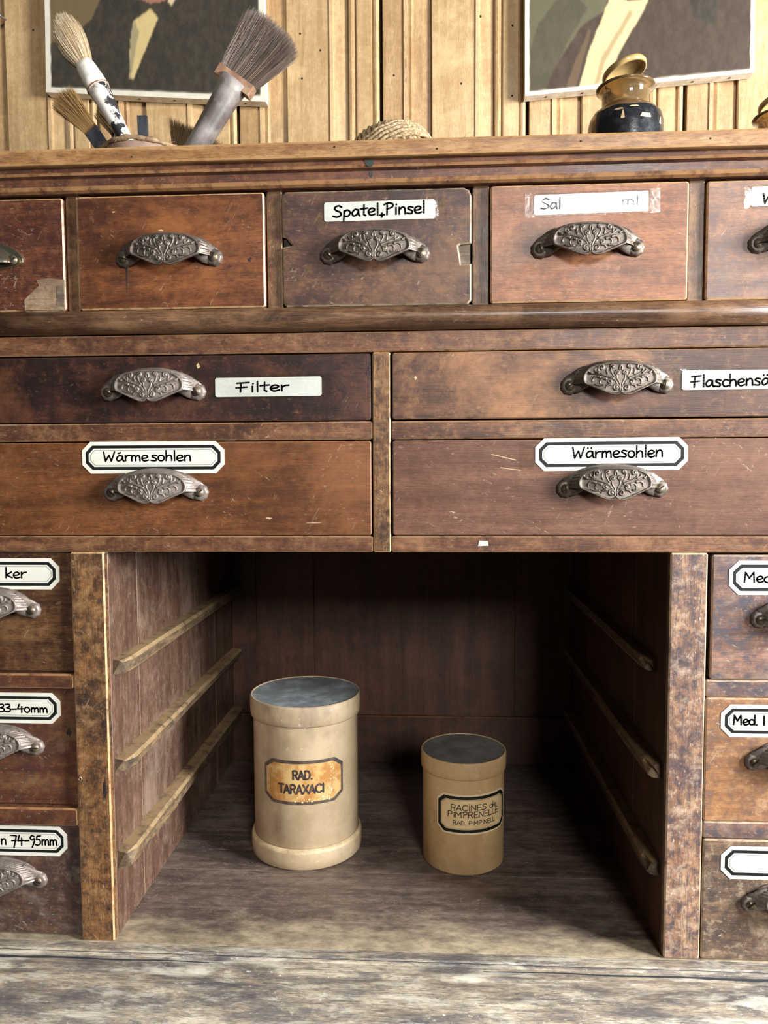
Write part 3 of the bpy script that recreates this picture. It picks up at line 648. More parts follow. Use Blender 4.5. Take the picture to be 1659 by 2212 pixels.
# ------------------------------------------------------------------ pen strokes
def arc(cx_, cy_, rx, ry, a0, a1, n=10): return [(cx_ + rx * math.cos(math.radians(a0 + (a1 - a0) * i / n)), cy_ + ry * math.sin(math.radians(a0 + (a1 - a0) * i / n))) for i in range(n + 1)]
G = {  # glyph: (advance, strokes); a stroke starting with 1 is smoothed
 'S': (.62, [(1, (.55, .86), (.36, 1), (.12, .84), (.2, .6), (.46, .42), (.5, .15), (.26, 0), (.0, .1))]),
 'p': (.55, [(0, (.1, .55), (.05, -.42)), (1, (.08, .42), (.28, .6), (.47, .36), (.32, .04), (.08, .08))]),
 'a': (.56, [(1, (.42, .52), (.22, .6), (.03, .3), (.14, .02), (.36, .2), (.43, .56)), (0, (.43, .56), (.44, .12), (.52, .0))]),
 't': (.46, [(0, (.22, .95), (.2, .1), (.32, .0)), (0, (.0, .6), (.44, .66))]),
 'e': (.5, [(1, (.05, .28), (.3, .32), (.42, .48), (.26, .62), (.07, .48), (.04, .2), (.2, 0), (.46, .1))]),
 'l': (.22, [(0, (.1, 1.06), (.1, 0))]),
 '+': (.34, [(0, (.0, -.02), (.3, .0)), (0, (.15, .16), (.14, -.2))]),
 'P': (.58, [(0, (.12, 0), (.14, 1)), (1, (-.06, .9), (.2, 1.04), (.48, .92), (.44, .66), (.12, .5))]),
 'i': (.24, [(0, (.1, .6), (.1, 0)), (0, (.12, .84), (.13, .88))]),
 'n': (.52, [(0, (.06, .6), (.06, 0)), (1, (.06, .36), (.24, .6), (.4, .5), (.43, 0))]),
 's': (.46, [(1, (.4, .54), (.18, .62), (.08, .46), (.34, .24), (.3, .02), (.0, .06))]),
 'F': (.62, [(0, (.18, .96), (.14, 0)), (0, (-.02, .94), (.56, 1.0)), (0, (-.06, .46), (.46, .52))]),
 'r': (.44, [(0, (.06, .6), (.07, 0)), (1, (.07, .34), (.2, .54), (.4, .58))]),
 'W': (.84, [(0, (0, 1), (.12, 0), (.36, .66), (.5, 0), (.74, 1))]),
 'o': (.5, [(1,) + tuple(arc(.22, .3, .2, .3, 80, 440))]),
 'h': (.52, [(0, (.06, 1.06), (.06, 0)), (1, (.06, .34), (.24, .58), (.4, .46), (.43, 0))]),
 'k': (.52, [(0, (.06, 1.06), (.04, 0)), (0, (.42, .6), (.06, .28), (.46, 0))]),
 'm': (.7, [(0, (.05, .6), (.05, 0)), (1, (.05, .38), (.2, .6), (.3, .44), (.31, .02)), (1, (.31, .38), (.46, .6), (.57, .46), (.6, 0))]),
 'c': (.44, [(1, (.4, .52), (.2, .6), (.03, .3), (.18, 0), (.42, .08))]),
 'd': (.58, [(1,) + tuple(arc(.24, .28, .22, .28, 40, 400)), (0, (.48, 1.05), (.48, 0))]),
 'M': (.78, [(0, (.0, 0), (.06, 1), (.32, .4), (.6, 1), (.64, 0))]),
 '.': (.22, [(0, (.06, .02), (.08, .04))]), ' ': (.36, []), '_': (.14, []), '-': (.5, [(0, (.04, .4), (.42, .42))]),
 '3': (.5, [(1, (.04, .96), (.34, .98), (.36, .7), (.14, .54), (.42, .4), (.34, .04), (.0, .04))]),
 '4': (.56, [(0, (.16, 1), (.02, .4), (.48, .44)), (0, (.36, .72), (.34, -.06))]),
 '0': (.52, [(1,) + tuple(arc(.22, .34, .2, .34, 80, 440))]),
 '7': (.6, [(0, (.0, 1.0), (.5, .96), (.26, -.3)), (0, (.08, .42), (.48, .46))]),
 '9': (.5, [(1, (.4, .9), (.2, 1.0), (.04, .76), (.2, .52), (.4, .7), (.38, .3), (.2, -.24))]),
 '5': (.54, [(0, (.46, 1.0), (.14, .96), (.1, .56)), (1, (.1, .56), (.36, .6), (.42, .2), (.2, .0), (.0, .06))]),
 'R': (.62, [(0, (.06, 0), (.06, 1)), (1, (.06, 1), (.36, 1), (.5, .76), (.36, .52), (.06, .5)), (0, (.28, .5), (.52, 0))]),
 'A': (.62, [(0, (.0, 0), (.28, 1), (.54, 0)), (0, (.1, .32), (.46, .32))]),
 'C': (.66, [(1, (.56, .84), (.36, 1), (.06, .74), (.06, .26), (.36, 0), (.58, .16))]),
 'I': (.24, [(0, (.1, 0), (.1, 1))]),
 'J': (.24, [(0, (.1, 0), (.1, .86)), (0, (.1, 1.16), (.11, 1.19))]),
 'N': (.66, [(0, (.06, 0), (.06, 1), (.54, 0), (.54, 1))]),
 'E': (.54, [(0, (.46, 1), (.06, 1), (.06, 0), (.46, 0)), (0, (.06, .52), (.4, .52))]),
 'L': (.48, [(0, (.06, 1), (.06, 0), (.44, 0))]),
 'D': (.66, [(0, (.06, 0), (.06, 1)), (1, (.06, 1), (.4, .94), (.56, .5), (.4, .06), (.06, 0))]),
 'T': (.56, [(0, (.0, 1), (.52, 1)), (0, (.26, 1), (.26, 0))]),
 'X': (.6, [(0, (.02, 1), (.54, 0)), (0, (.52, 1), (.02, 0))]),
 'Q': (.62, [(0, (.06, 0), (.06, 1)), (1, (.06, 1), (.36, 1), (.5, .76), (.36, .48), (.06, .46))]),
 'V': (.84, [(0, (0, 1), (.18, 0), (.4, 1))]),
}
G['A.'] = G['A']; G['\u00e4'] = (.56, G['a'][1] + [(0, (.12, .86), (.13, .9)), (0, (.34, .86), (.35, .9))])
G['\u00e5'] = (.56, G['a'][1] + [(0, (.2, .84), (.3, .92)), (0, (.14, .86), (.16, .88))])

def write(name, text, x0, x1, z0, h, thick, parent, mat, fn, tilt=0.0, jit=0.03, caps=True):
    """text drawn as pen strokes between x0 and x1 on baseline z0; fn maps (u, v, lift) to 3D"""
    m = MB(); total = sum(G[c][0] for c in text); total -= (G[text[-1]][0] * .14)
    sx = (x1 - x0) / total; px = 0.0; rnd = random.Random(len(text) * 31 + int(abs(x0) * 1e4))
    for ch in text:
        adv, strokes = G[ch]; dz = rnd.uniform(-jit, jit)
        for st in strokes:
            pts = [(x, y) for x, y in st[1:]]
            if st[0]: pts = [(p.x, p.y) for p in catmull([(x, y, 0) for x, y in pts], 4)]
            else:
                out = []
                for a, b in zip(pts[:-1], pts[1:]):
                    for k in range(4): out.append((a[0] + (b[0] - a[0]) * k / 4, a[1] + (b[1] - a[1]) * k / 4))
                pts = out + [pts[-1]]
            P = [(x0 + (px + x) * sx, z0 + (y + dz) * h + tilt * ((px + x) * sx)) for x, y in pts]
            for a, b in zip(P[:-1], P[1:]):
                d = Vector((b[0] - a[0], b[1] - a[1])); L = d.length
                if L < 1e-7: continue
                nx, nz = -d.y / L * thick / 2, d.x / L * thick / 2
                m.add([fn(a[0] + nx, a[1] + nz), fn(b[0] + nx, b[1] + nz), fn(b[0] - nx, b[1] - nz), fn(a[0] - nx, a[1] - nz)], [(0, 1, 2, 3)])
            for c in P:
                m.add([fn(c[0] + thick / 2 * math.cos(q * PI / 4), c[1] + thick / 2 * math.sin(q * PI / 4)) for q in range(8)], [tuple(range(8))])
        px += adv
    return m.build(name, M[mat], parent)

def octo(x0, x1, z0, z1, c): return [(x0 + c, z0), (x1 - c, z0), (x1, z0 + c), (x1, z1 - c), (x1 - c, z1), (x0 + c, z1), (x0, z1 - c), (x0, z0 + c)]
def ring(name, outer, inner, fn, mat, parent):
    m = MB(); n = len(outer); vs = []
    for (a, b) in outer: vs.append(fn(a, b))
    for (a, b) in inner: vs.append(fn(a, b))
    m.add(vs, [(i, (i + 1) % n, n + (i + 1) % n, n + i) for i in range(n)])
    return m.build(name, M[mat], parent)

def shear(x0, z_l, z_r, x1): return lambda x: (z_r - z_l) * (x - x0) / (x1 - x0)

def framed_label(dr, yf, x0, x1, z0, z1, text=None, slope=0.0, thick=.0015):
    """cut-corner paper label with a black frame and a hairline"""
    s = lambda x, z: z + slope * (x - x0)
    c = (z1 - z0) * .27
    m = MB(); m.prism([(x, s(x, z)) for x, z in octo(x0, x1, z0, z1, c)], yf - .0005, yf + .0001)
    lb = m.build('label', M['paper'], dr); lb['label'] = 'white cut-corner paper label'
    i1, i2, i3, i4 = .0034, .0062, .0076, .0080
    f = lambda lift: (lambda x, z: (x, yf - .0005 - lift, s(x, z)))
    o = lambda i: octo(x0 + i, x1 - i, z0 + i, z1 - i, c - i * .45)
    ring('label_border', o(i1), o(i2), f(.00008), 'border', dr)
    ring('label_hairline', o(i3), o(i4), f(.00008), 'ink_line', dr)
    if text:
        tx0, tx1, tz, th, t = text
        write('lettering', t, tx0, tx1, tz + slope * (tx0 - x0), th, thick, dr, 'ink', f(.00012), tilt=slope)
def strip_label(dr, yf, x0, x1, z0, z1, text=None, slope=0.0, thick=.0016, tape=None, gloss=False, mat='paper_plain', tilt=None):
    """plain paper strip under clear tape"""
    s = lambda x, z: z + slope * (x - x0)
    m = MB(); m.prism([(x, s(x, z)) for x, z in octo(x0, x1, z0, z1, .0013)], yf - .0005, yf + .0001)
    lb = m.build('label', M[mat], dr); lb['label'] = 'plain white paper label strip'
    f = lambda x, z: (x, yf - .00062, s(x, z))
    if text:
        tx0, tx1, tz, th, t = text
        write('lettering', t, tx0, tx1, tz, th, thick, dr, 'ink', f, tilt=(tilt or 0.0))
    if tape:
        a, b, c, d = tape; m = MB(); nx, nz = 40, 8; vs = []
        for i in range(nx + 1):
            for j in range(nz + 1):
                x = a + (b - a) * i / nx; z = c + (d - c) * j / nz
                on = .0008 if (x0 - .001 < x < x1 + .001 and z0 - .001 < z < z1 + .001) else .0003
                vs.append((x, yf - on - .0001, s(x, z)))
        m.add(vs, [(i * (nz + 1) + j, (i + 1) * (nz + 1) + j, (i + 1) * (nz + 1) + j + 1, i * (nz + 1) + j + 1) for i in range(nx) for j in range(nz)], 0, True)
        q = m.build('clear_tape', M['tape_gloss' if gloss else 'tape'], dr); q['label'] = 'strip of clear sticky tape'

def drawer(mat, x0, x1, z0, z1, yf, label, outline=None, b=.0014):
    m = MB()
    if outline: m.prism(outline, yf, yf + .018, b)
    else:
        c = .0022   # softened corners
        m.prism([(x0 + c, z0), (x1 - c, z0), (x1 - c * .3, z0 + c * .3), (x1, z0 + c), (x1, z1 - c), (x1 - c * .3, z1 - c * .3), (x1 - c, z1), (x0 + c, z1), (x0 + c * .3, z1 - c * .3), (x0, z1 - c), (x0, z0 + c), (x0 + c * .3, z0 + c * .3)], yf, yf + .018, b)
    m.box(x0 + .004, x1 - .004, yf + .0175, .40, z0 + .003, z1 - .012)
    d = m.build('drawer', M[mat], CAB); d['label'] = label
    return d
def pull(dr, x, z, yf, dusty=False, kind=None, angs=(30, -40)):
    me = PULL_NICKEL if kind == 'nickel' else (PULL_DUSTY if dusty else PULL)
    p = place('cup_pull', me, dr, (x, yf, z + .0042))
    p['label'] = 'smooth polished metal cup pull' if kind == 'nickel' else ('dusty cast metal cup pull with scrollwork' if dusty else 'dark cast metal cup pull with scrollwork')
    dx = .0400 if kind == 'nickel' else .0410; dz = -.0050 + .0042 if kind == 'nickel' else 0.0
    for s, a in zip((-1, 1), angs):
        q = place('screw', SCREW, dr, (x + s * dx, yf - (.0052 if kind == 'nickel' else .0041), z + dz)); q.rotation_euler = (0, math.radians(a), 0)

# ---- top row
Z0, Z1 = .5994, .7003
d = drawer('d_far_left', -.4622, -.2905, Z0, Z1, .0000, 'dark red-brown drawer with bare veneer patch')
pull(d, -.3760, .6454, .0, kind='nickel', angs=(20, -38))
m = MB(); m.prism([(-.3290, Z0 + .001), (-.2912, Z0 + .001), (-.2912, .6275), (-.3060, .6290), (-.3175, .6275), (-.3150, .6225), (-.3205, .6180), (-.3290, .6100)], -.00035, .0005); o = m.build('veneer_loss', M['raw_wood'], d); o['label'] = 'pale bare patch where veneer is missing'
m = MB(); m.prism([(-.2985, .6040), (-.2912, .6028), (-.2912, .6228), (-.2985, .6222)], -.0007, .0005, .0002); m.build('wood_plug', M['plug'], d)
d = drawer('d_orange', -.2770, -.1056, Z0, Z1, -.0015, 'warm orange-brown drawer')
pull(d, -.1927, .6440, -.0015, angs=(15, -70))
# drawer with chipped sides
X0, X1 = -.0898, .0785; c = .003
outl = [(X0 + c, Z0), (X1 - c, Z0), (X1, Z0 + c), (X1, .6345), (X1 - .009, .6340), (X1 - .0105, .6440), (X1 - .0115, .6500), (X1 - .0100, .6512), (X1, .6520), (X1, Z1 - .007), (X1 - .002, Z1 - .002), (X1 - .007, Z1), (X0 + c, Z1), (X0, Z1 - c), (X0, .6610), (X0 + .004, .6598), (X0 + .0085, .6535), (X0, .6520), (X0, Z0 + c)]
d = drawer('d_spatula', X0, X1, Z0, Z1, -.0005, 'dark purple-brown drawer with chipped sides', outl)
m = MB(); m.prism([(X1 - .012, .6335), (X1 - .0008, .6335), (X1 - .0008, .6525), (X1 - .012, .6515)], .0030, .0175); m.build('wood_plug', M['plug'], d)
m = MB(); m.prism([(X0 + .0008, .6515), (X0 + .009, .6525), (X0 + .005, .6605), (X0 + .0008, .6615)], .0035, .0175); m.build('wood_plug', M['d_filter'], d)
pull(d, -.0070, .6436, -.0005, angs=(50, -65))
strip_label(d, -.0005, -.0518, .0466, .6734, .6900, (-.0440, .0380, .6768, .0098, 'Spatel+Pinsel'), slope=.006, tape=(-.0590, .0570, .6716, .6922), tilt=.022)
d = drawer('d_tan', .0950, .2655, Z0, Z1, -.0020, 'light tan-brown drawer with shiny taped label')
pull(d, .1790, .6447, -.0020, angs=(75, -45))
strip_label(d, -.0020, .1327, .2309, .6742, .6912, (.1385, .1560, .6790, .0090, 'Sal'), slope=.016, tape=(.1248, .2410, .6722, .6930), gloss=True, thick=.0014)
write('lettering', 'ml', .2080, .2230, .6800, .0080, .0009, d, 'ink', lambda x, z: (x, -.00262, z + .001))
d = drawer('d_far_right', .2812, .4622, Z0, Z1, -.0005, 'grey-brown drawer at the right end')
pull(d, .3650, .6457, -.0005, angs=(-15, 40))
strip_label(d, -.0005, .3182, .4200, .6776, .6944, (.3283, .3365, .6800, .0082, 'W'), tape=(.3120, .4260, .6760, .6960))

# ---- wide drawers
d = drawer('d_filter', -.4618, -.0113, .4977, .5573, .0010, 'nearly black wide drawer', b=.0008)
pull(d, -.2112, .5247, .0010, dusty=True, angs=(30, 60))
strip_label(d, .0010, -.1535, -.0560, .5197, .5370, (-.1330, -.0862, .5240, .0085, 'Filter'), slope=.004, tape=(-.1600, -.0470, .5180, .5392), tilt=.01)
d = drawer('d_bottle', .0080, .4618, .4982, .5574, -.0010, 'figured walnut wide drawer', b=.0010)
pull(d, .2060, .5262, -.0010, angs=(-40, -85))
strip_label(d, -.0010, .2625, .3640, .5215, .5384, (.2712, .3372, .5238, .0098, 'Flaschens\u00e4'), tape=(.2555, .3720, .5205, .5400), tilt=.02)
d = drawer('d_warm_left', -.4618, -.0112, .3932, .4791, .0005, 'honey-brown wide drawer', b=.0010)
pull(d, -.2105, .4331, .0005, dusty=True, angs=(40, -30))
framed_label(d, .0005, -.2795, -.1462, .4505, .4798, (-.2590, -.1775, .4620, .0086, 'W\u00e5rme_sohlen'), thick=.0015)
d = drawer('d_warm_right', .0080, .4618, .3934, .4791, -.0008, 'dull brown wide drawer with scratches', b=.0010)
pull(d, .2032, .4352, -.0008, angs=(80, -35))
framed_label(d, -.0008, .1355, .2690, .4510, .4800, (.1686, .2470, .4622, .0098, 'W\u00e4rmesohlen'), slope=.004, thick=.0015)
m = MB(); m.prism([(.1215, .4520), (.1345, .4525), (.1345, .4740), (.1215, .4750)], -.0011, -.0007); m.build('clear_tape', M['tape'], d)

# ---- side columns
LX0, LX1 = -.4622, -.2952
d = drawer('d_left_a', LX0, LX1, .2622, .3772, .0065, 'brown drawer of the left column, upper')
pull(d, -.3760, .3217, .0065, dusty=True, angs=(30, 50)); framed_label(d, .0065, -.4440, -.3080, .3412, .3708, (-.3603, -.3400, .3520, .0092, 'ker'), thick=.0015)
d = drawer('d_left_b', LX0, LX1, .1314, .2466, .0070, 'reddish drawer of the left column, middle')
pull(d, -.3775, .1887, .0070, dusty=True, angs=(20, 0)); framed_label(d, .0070, -.4460, -.3115, .2115, .2412, (-.3720, -.3245, .2222, .0076, '33-40mm'), thick=.0015)
d = drawer('d_left_c', LX0, LX1, .0022, .1126, .0060, 'dark worn drawer of the left column, lower')
pull(d, -.3785, .0570, .0060, dusty=True, angs=(35, 15)); framed_label(d, .0060, -.4440, -.3086, .0808, .1104, (-.3745, -.3190, .0915, .0094, 'n 74-95mm'), thick=.0015)
RX0, RX1 = .2905, .4622
d = drawer('d_right_a', RX0 + .0020, RX1, .2632, .3756, -.0005, 'blue-grey worn drawer of the right column, upper')
pull(d, .3751, .3186, -.0005, dusty=True, angs=(-5, 50)); framed_label(d, -.0005, .3070, .4420, .3402, .3708, (.3205, .3440, .3515, .0090, 'Med'), thick=.0015)
d = drawer('d_right_b', RX0 - .0010, RX1, .1320, .2462, -.0002, 'tan worn drawer of the right column, middle')
pull(d, .3733, .1888, -.0002, dusty=True, angs=(-45, 50)); framed_label(d, -.0002, .3030, .4380, .2108, .2405, (.3142, .3420, .2222, .0084, 'Med. I'), thick=.0016)
d = drawer('d_right_c', RX0 - .0006, RX1, .0012, .1150, -.0002, 'pale-worn drawer of the right column, lower')
pull(d, .3734, .0565, -.0002, dusty=True, angs=(-40, 50)); framed_label(d, -.0002, .3060, .4410, .0786, .1092)

# ---- small marks on the cabinet
def blot(name, mat, pts, y, parent=CAB, th=.0004):
    m = MB(); m.prism([(a, b) for a, b in pts], y - th, y + .0002); return recalc(m.build(name, M[mat], parent))
blot('paint_drip', 'green_stain', [(-.0145, .7208), (-.0065, .7208), (-.0068, .7170), (-.0085, .7152), (-.0120, .7155), (-.0140, .7180)], -.0139)
blot('paint_drip', 'green_stain', [(-.0105, .7130), (-.0080, .7130), (-.0076, .7095), (-.0090, .7080), (-.0106, .7092)], -.0085)
blot('paint_spot', 'cream_drip', [(.0850, .3835), (.0945, .3838), (.0938, .3880), (.0862, .3884)], .0005)
def ell(cx_, cz_, rx, rz, seed=0, n=14): 
    q = random.Random(seed); return [(cx_ + rx * math.cos(2 * PI * i / n) * q.uniform(.35, 1.1), cz_ + rz * math.sin(2 * PI * i / n) * q.uniform(.35, 1.1)) for i in range(n)]
blot('ink_stain', 'grime', ell(-.1193, .6415, .0026, .0028, 1), -.0015, th=.00012)
blot('ink_drip', 'grime', [(-.2332, .6395), (-.2312, .6395), (-.2318, .6250), (-.2322, .6150), (-.2327, .6250)], -.0015, th=.00012)
blot('ink_stain', 'grime', ell(-.3040, .2030, .0026, .0060, 2), .0070, th=.00012)
blot('ink_stain', 'grime', ell(-.2672, .1500, .0022, .0140, 3), 0.0, th=.00012)
blot('chipped_spot', 'chip', ell(-.2000, .6690, .0042, .0009, 4), -.0015, th=.00012)
blot('chipped_spot', 'chip', ell(-.2430, .6860, .0018, .0010, 5), -.0015, th=.00012)
blot('chipped_spot', 'chip', ell(-.1690, .5480, .0020, .0028, 6), .0010, th=.00012)
blot('chipped_spot', 'chip', ell(-.0650, .4045, .0110, .0006, 7), .0005, th=.00012)
blot('chipped_spot', 'chip', ell(-.1060, .4090, .0055, .0012, 8), .0005, th=.00012)
blot('chipped_spot', 'chip', ell(.0290, .5350, .0018, .0022, 9), -.0010, th=.00012)
blot('chipped_spot', 'chip', [(.0960, .4660), (.0975, .4664), (.1190, .4612), (.1180, .4606)], -.0008, th=.00012)
blot('chipped_spot', 'chip', [(.1040, .4540), (.1050, .4545), (.1230, .4520), (.1225, .4514)], -.0008, th=.00012)
m = MB(); m.lathe([(0, -.0022), (.0012, -.0018), (.0018, -.0006), (.0015, .0004)], c=(-.2908, -.0002, .1605), n=14, M=Matrix.Rotation(-PI / 2, 3, 'X') @ Matrix.Scale(-1, 3, (0, 0, 1)))
recalc(m.build('pin_head', M['cream_drip'], CAB))

for x, z in ((.1690, .7290), (.2760, .7282), (-.2180, .7268), (-.0400, .7300), (.0480, .7262)):
    m = MB(); m.prism([(x + .0010 * math.cos(q * PI / 4), z + .0009 * math.sin(q * PI / 4)) for q in range(8)], -.02008, -.0195); m.build('worm_hole', M['slot'], CAB)
for x, z in ((-.150, 1.10), (-.148, 1.035), (-.120, 1.075), (-.010, 1.035), (.005, .985), (.118, 1.115), (.090, 1.02), (.165, 1.00), (-.56, 1.12), (.165, 1.10)):
    m = MB(); m.prism([(x + .0015 * math.cos(q * PI / 4), z + .0017 * math.sin(q * PI / 4)) for q in range(8)], .4884, .4895); m.build('nail_hole', M['slot'], wall_o)

# ------------------------------------------------------------------ canisters
def curved(R, zc0, ang0):
    return lambda lift: (lambda u, v: ((R + lift) * math.sin(u), -(R + lift) * math.cos(u), v))
def curved_panel(name, outline, R, lift, mat, parent, n=40):
    """cut-corner panel wrapped on a cylinder; outline = (a0, a1, z0, z1, cut angle, cut z)"""
    a0, a1, z0, z1, ca, cz_ = outline; m = MB(); vs = []
    for i in range(n + 1):
        a = a0 + (a1 - a0) * i / n; e = max(0.0, 1 - min(a - a0, a1 - a) / ca) * cz_
        for z in (z0 + e, z1 - e): vs.append(((R + lift) * math.sin(a), -(R + lift) * math.cos(a), z))
    m.add(vs, [(2 * i, 2 * i + 2, 2 * i + 3, 2 * i + 1) for i in range(n)], 0, True)
    return m.build(name, M[mat], parent)
def curved_ring(name, o1, o2, R, lift, mat, parent, n=16):
    def outl(o):
        a0, a1, z0, z1, ca, cz_ = o; P = [(a0 + ca, z0), (a1 - ca, z0), (a1, z0 + cz_), (a1, z1 - cz_), (a1 - ca, z1), (a0 + ca, z1), (a0, z1 - cz_), (a0, z0 + cz_)]
        out = []
        for a, b in zip(P, P[1:] + P[:1]):
            for k in range(n): out.append((a[0] + (b[0] - a[0]) * k / n, a[1] + (b[1] - a[1]) * k / n))
        return out
    A, B = outl(o1), outl(o2); f = lambda q: ((R + lift) * math.sin(q[0]), -(R + lift) * math.cos(q[0]), q[1]); m = MB(); k = len(A)
    m.add([f(q) for q in A] + [f(q) for q in B], [(i, (i + 1) % k, k + (i + 1) % k, k + i) for i in range(k)], 0, True)
    return m.build(name, M[mat], parent)
D2R = PI / 180
# large
C1 = empty('canister', (-.1068, .2005, 0.0), 'larger cream cardboard canister with worn amber label and foot ring', 'canister', 'cardboard canisters in the niche')
m = MB(); m.lathe([(0, .002), (.060, .002), (.0618, .004), (.0620, .166), (.0618, .172), (0, .172)], n=72); m.build('body', M['can_big'], C1)
m = MB(); m.lathe([(.0616, .0004), (.0640, .0002), (.0655, .0018), (.0660, .010), (.0658, .0195), (.0648, .0225), (.0622, .0238)], n=72, edges=(4, 5)); m.build('foot_ring', M['can_big'], C1)
lid = None
m = MB(); m.lathe([(.0619, .1646), (.0640, .1643), (.0652, .1656), (.0656, .172), (.0655, .1855), (.0646, .1876), (.0632, .1878), (.0632, .1868)], n=72, edges=(5, 6)); lid = m.build('lid', M['can_big'], C1)
m = MB(); m.lathe([(.0633, .1869), (.045, .1866), (.02, .1868), (0, .1867)], n=72); m.build('lid_top', M['lid_top'], lid)
R1 = .0620; lab = (-40 * D2R, 51 * D2R, .0755, .1262, 11 * D2R, .0085)
lb = curved_panel('label', lab, R1, .0004, 'border_worn', C1); lb['label'] = 'worn dark-bordered paper label'
ins = lambda o, d: (o[0] + d / R1, o[1] - d / R1, o[2] + d, o[3] - d, o[4] - d * .3 / R1, o[5] - d * .3)
curved_panel('label_field', ins(lab, .0036), R1, .0008, 'label_amber', C1)
cf = lambda R, l: (lambda u, v: ((R + l) * math.sin(u / R), -(R + l) * math.cos(u / R), v))
write('lettering', 'RAD.', -.0055, .0170, .1052, .0096, .0022, C1, 'print_faded', cf(R1, .0010), jit=0)
write('lettering', 'TARAXACI', -.0220, .0300, .0888, .0098, .0022, C1, 'print_faded', cf(R1, .0010), jit=.02)
rc = random.Random(5)
m = MB()
for i in range(46):
    u = rc.choice((rc.uniform(.030, .048), rc.uniform(-.01, .046))); v_ = rc.uniform(.080, .120) if u > .036 else rc.uniform(.0785, .0840)
    r = rc.uniform(.0005, .0015); f = cf(R1, .0011)
    m.add([f(u + r * rc.uniform(.6, 1.2) * math.cos(q * PI / 3), v_ + r * rc.uniform(.6, 1.2) * math.sin(q * PI / 3)) for q in range(6)], [tuple(range(6))])
o = m.build('label_flakes', M['label_chip'], C1); o['kind'] = 'stuff'
# small
C2 = empty('canister', (.0803, .1805, 0.0), 'smaller tan cardboard canister with black-framed printed label', 'canister', 'cardboard canisters in the niche')
m = MB(); m.lathe([(0, .0004), (.0455, .0004), (.0466, .0016), (.0468, .110), (.0466, .118), (0, .118)], n=64); m.build('body', M['can_small'], C2)
m = MB(); m.lathe([(.0467, .1093), (.0482, .1090), (.0490, .1100), (.0492, .115), (.0491, .1268), (.0484, .1284), (.0474, .1286), (.0473, .1278)], n=64, edges=(5, 6)); lid = m.build('lid', M['can_small'], C2)
m = MB(); m.lathe([(.0474, .1279), (.03, .1276), (.012, .1278), (0, .1277)], n=64); m.build('lid_top', M['lid_top_b'], lid)
R2 = .0468; lab = (-41 * D2R, 70 * D2R, .0476, .0930, 10 * D2R, .0072)
ins = lambda o, d: (o[0] + d / R2, o[1] - d / R2, o[2] + d, o[3] - d, o[4] - d * .4 / R2, o[5] - d * .4)
lb = curved_panel('label', lab, R2, .0004, 'label_cream', C2); lb['label'] = 'tan paper label with black frame'
curved_panel('label_field', ins(lab, .0020), R2, .0006, 'label_tan', C2)
curved_ring('label_border', ins(lab, .0022), ins(lab, .0056), R2, .0008, 'border', C2)
curved_ring('label_hairline', ins(lab, .0063), ins(lab, .0066), R2, .0008, 'print_dark', C2)
write('lettering', 'RACJNES de', -.0160, .0390, .0752, .0062, .0009, C2, 'print_dark', cf(R2, .0009), jit=0)
write('lettering', 'QJMPRENELLE', -.0195, .0415, .0672, .0064, .0009, C2, 'print_dark', cf(R2, .0009), jit=0)
write('lettering', 'RAD. QIMQINELL.', -.0135, .0375, .0588, .0045, .00065, C2, 'print_dark', cf(R2, .0009), jit=0)

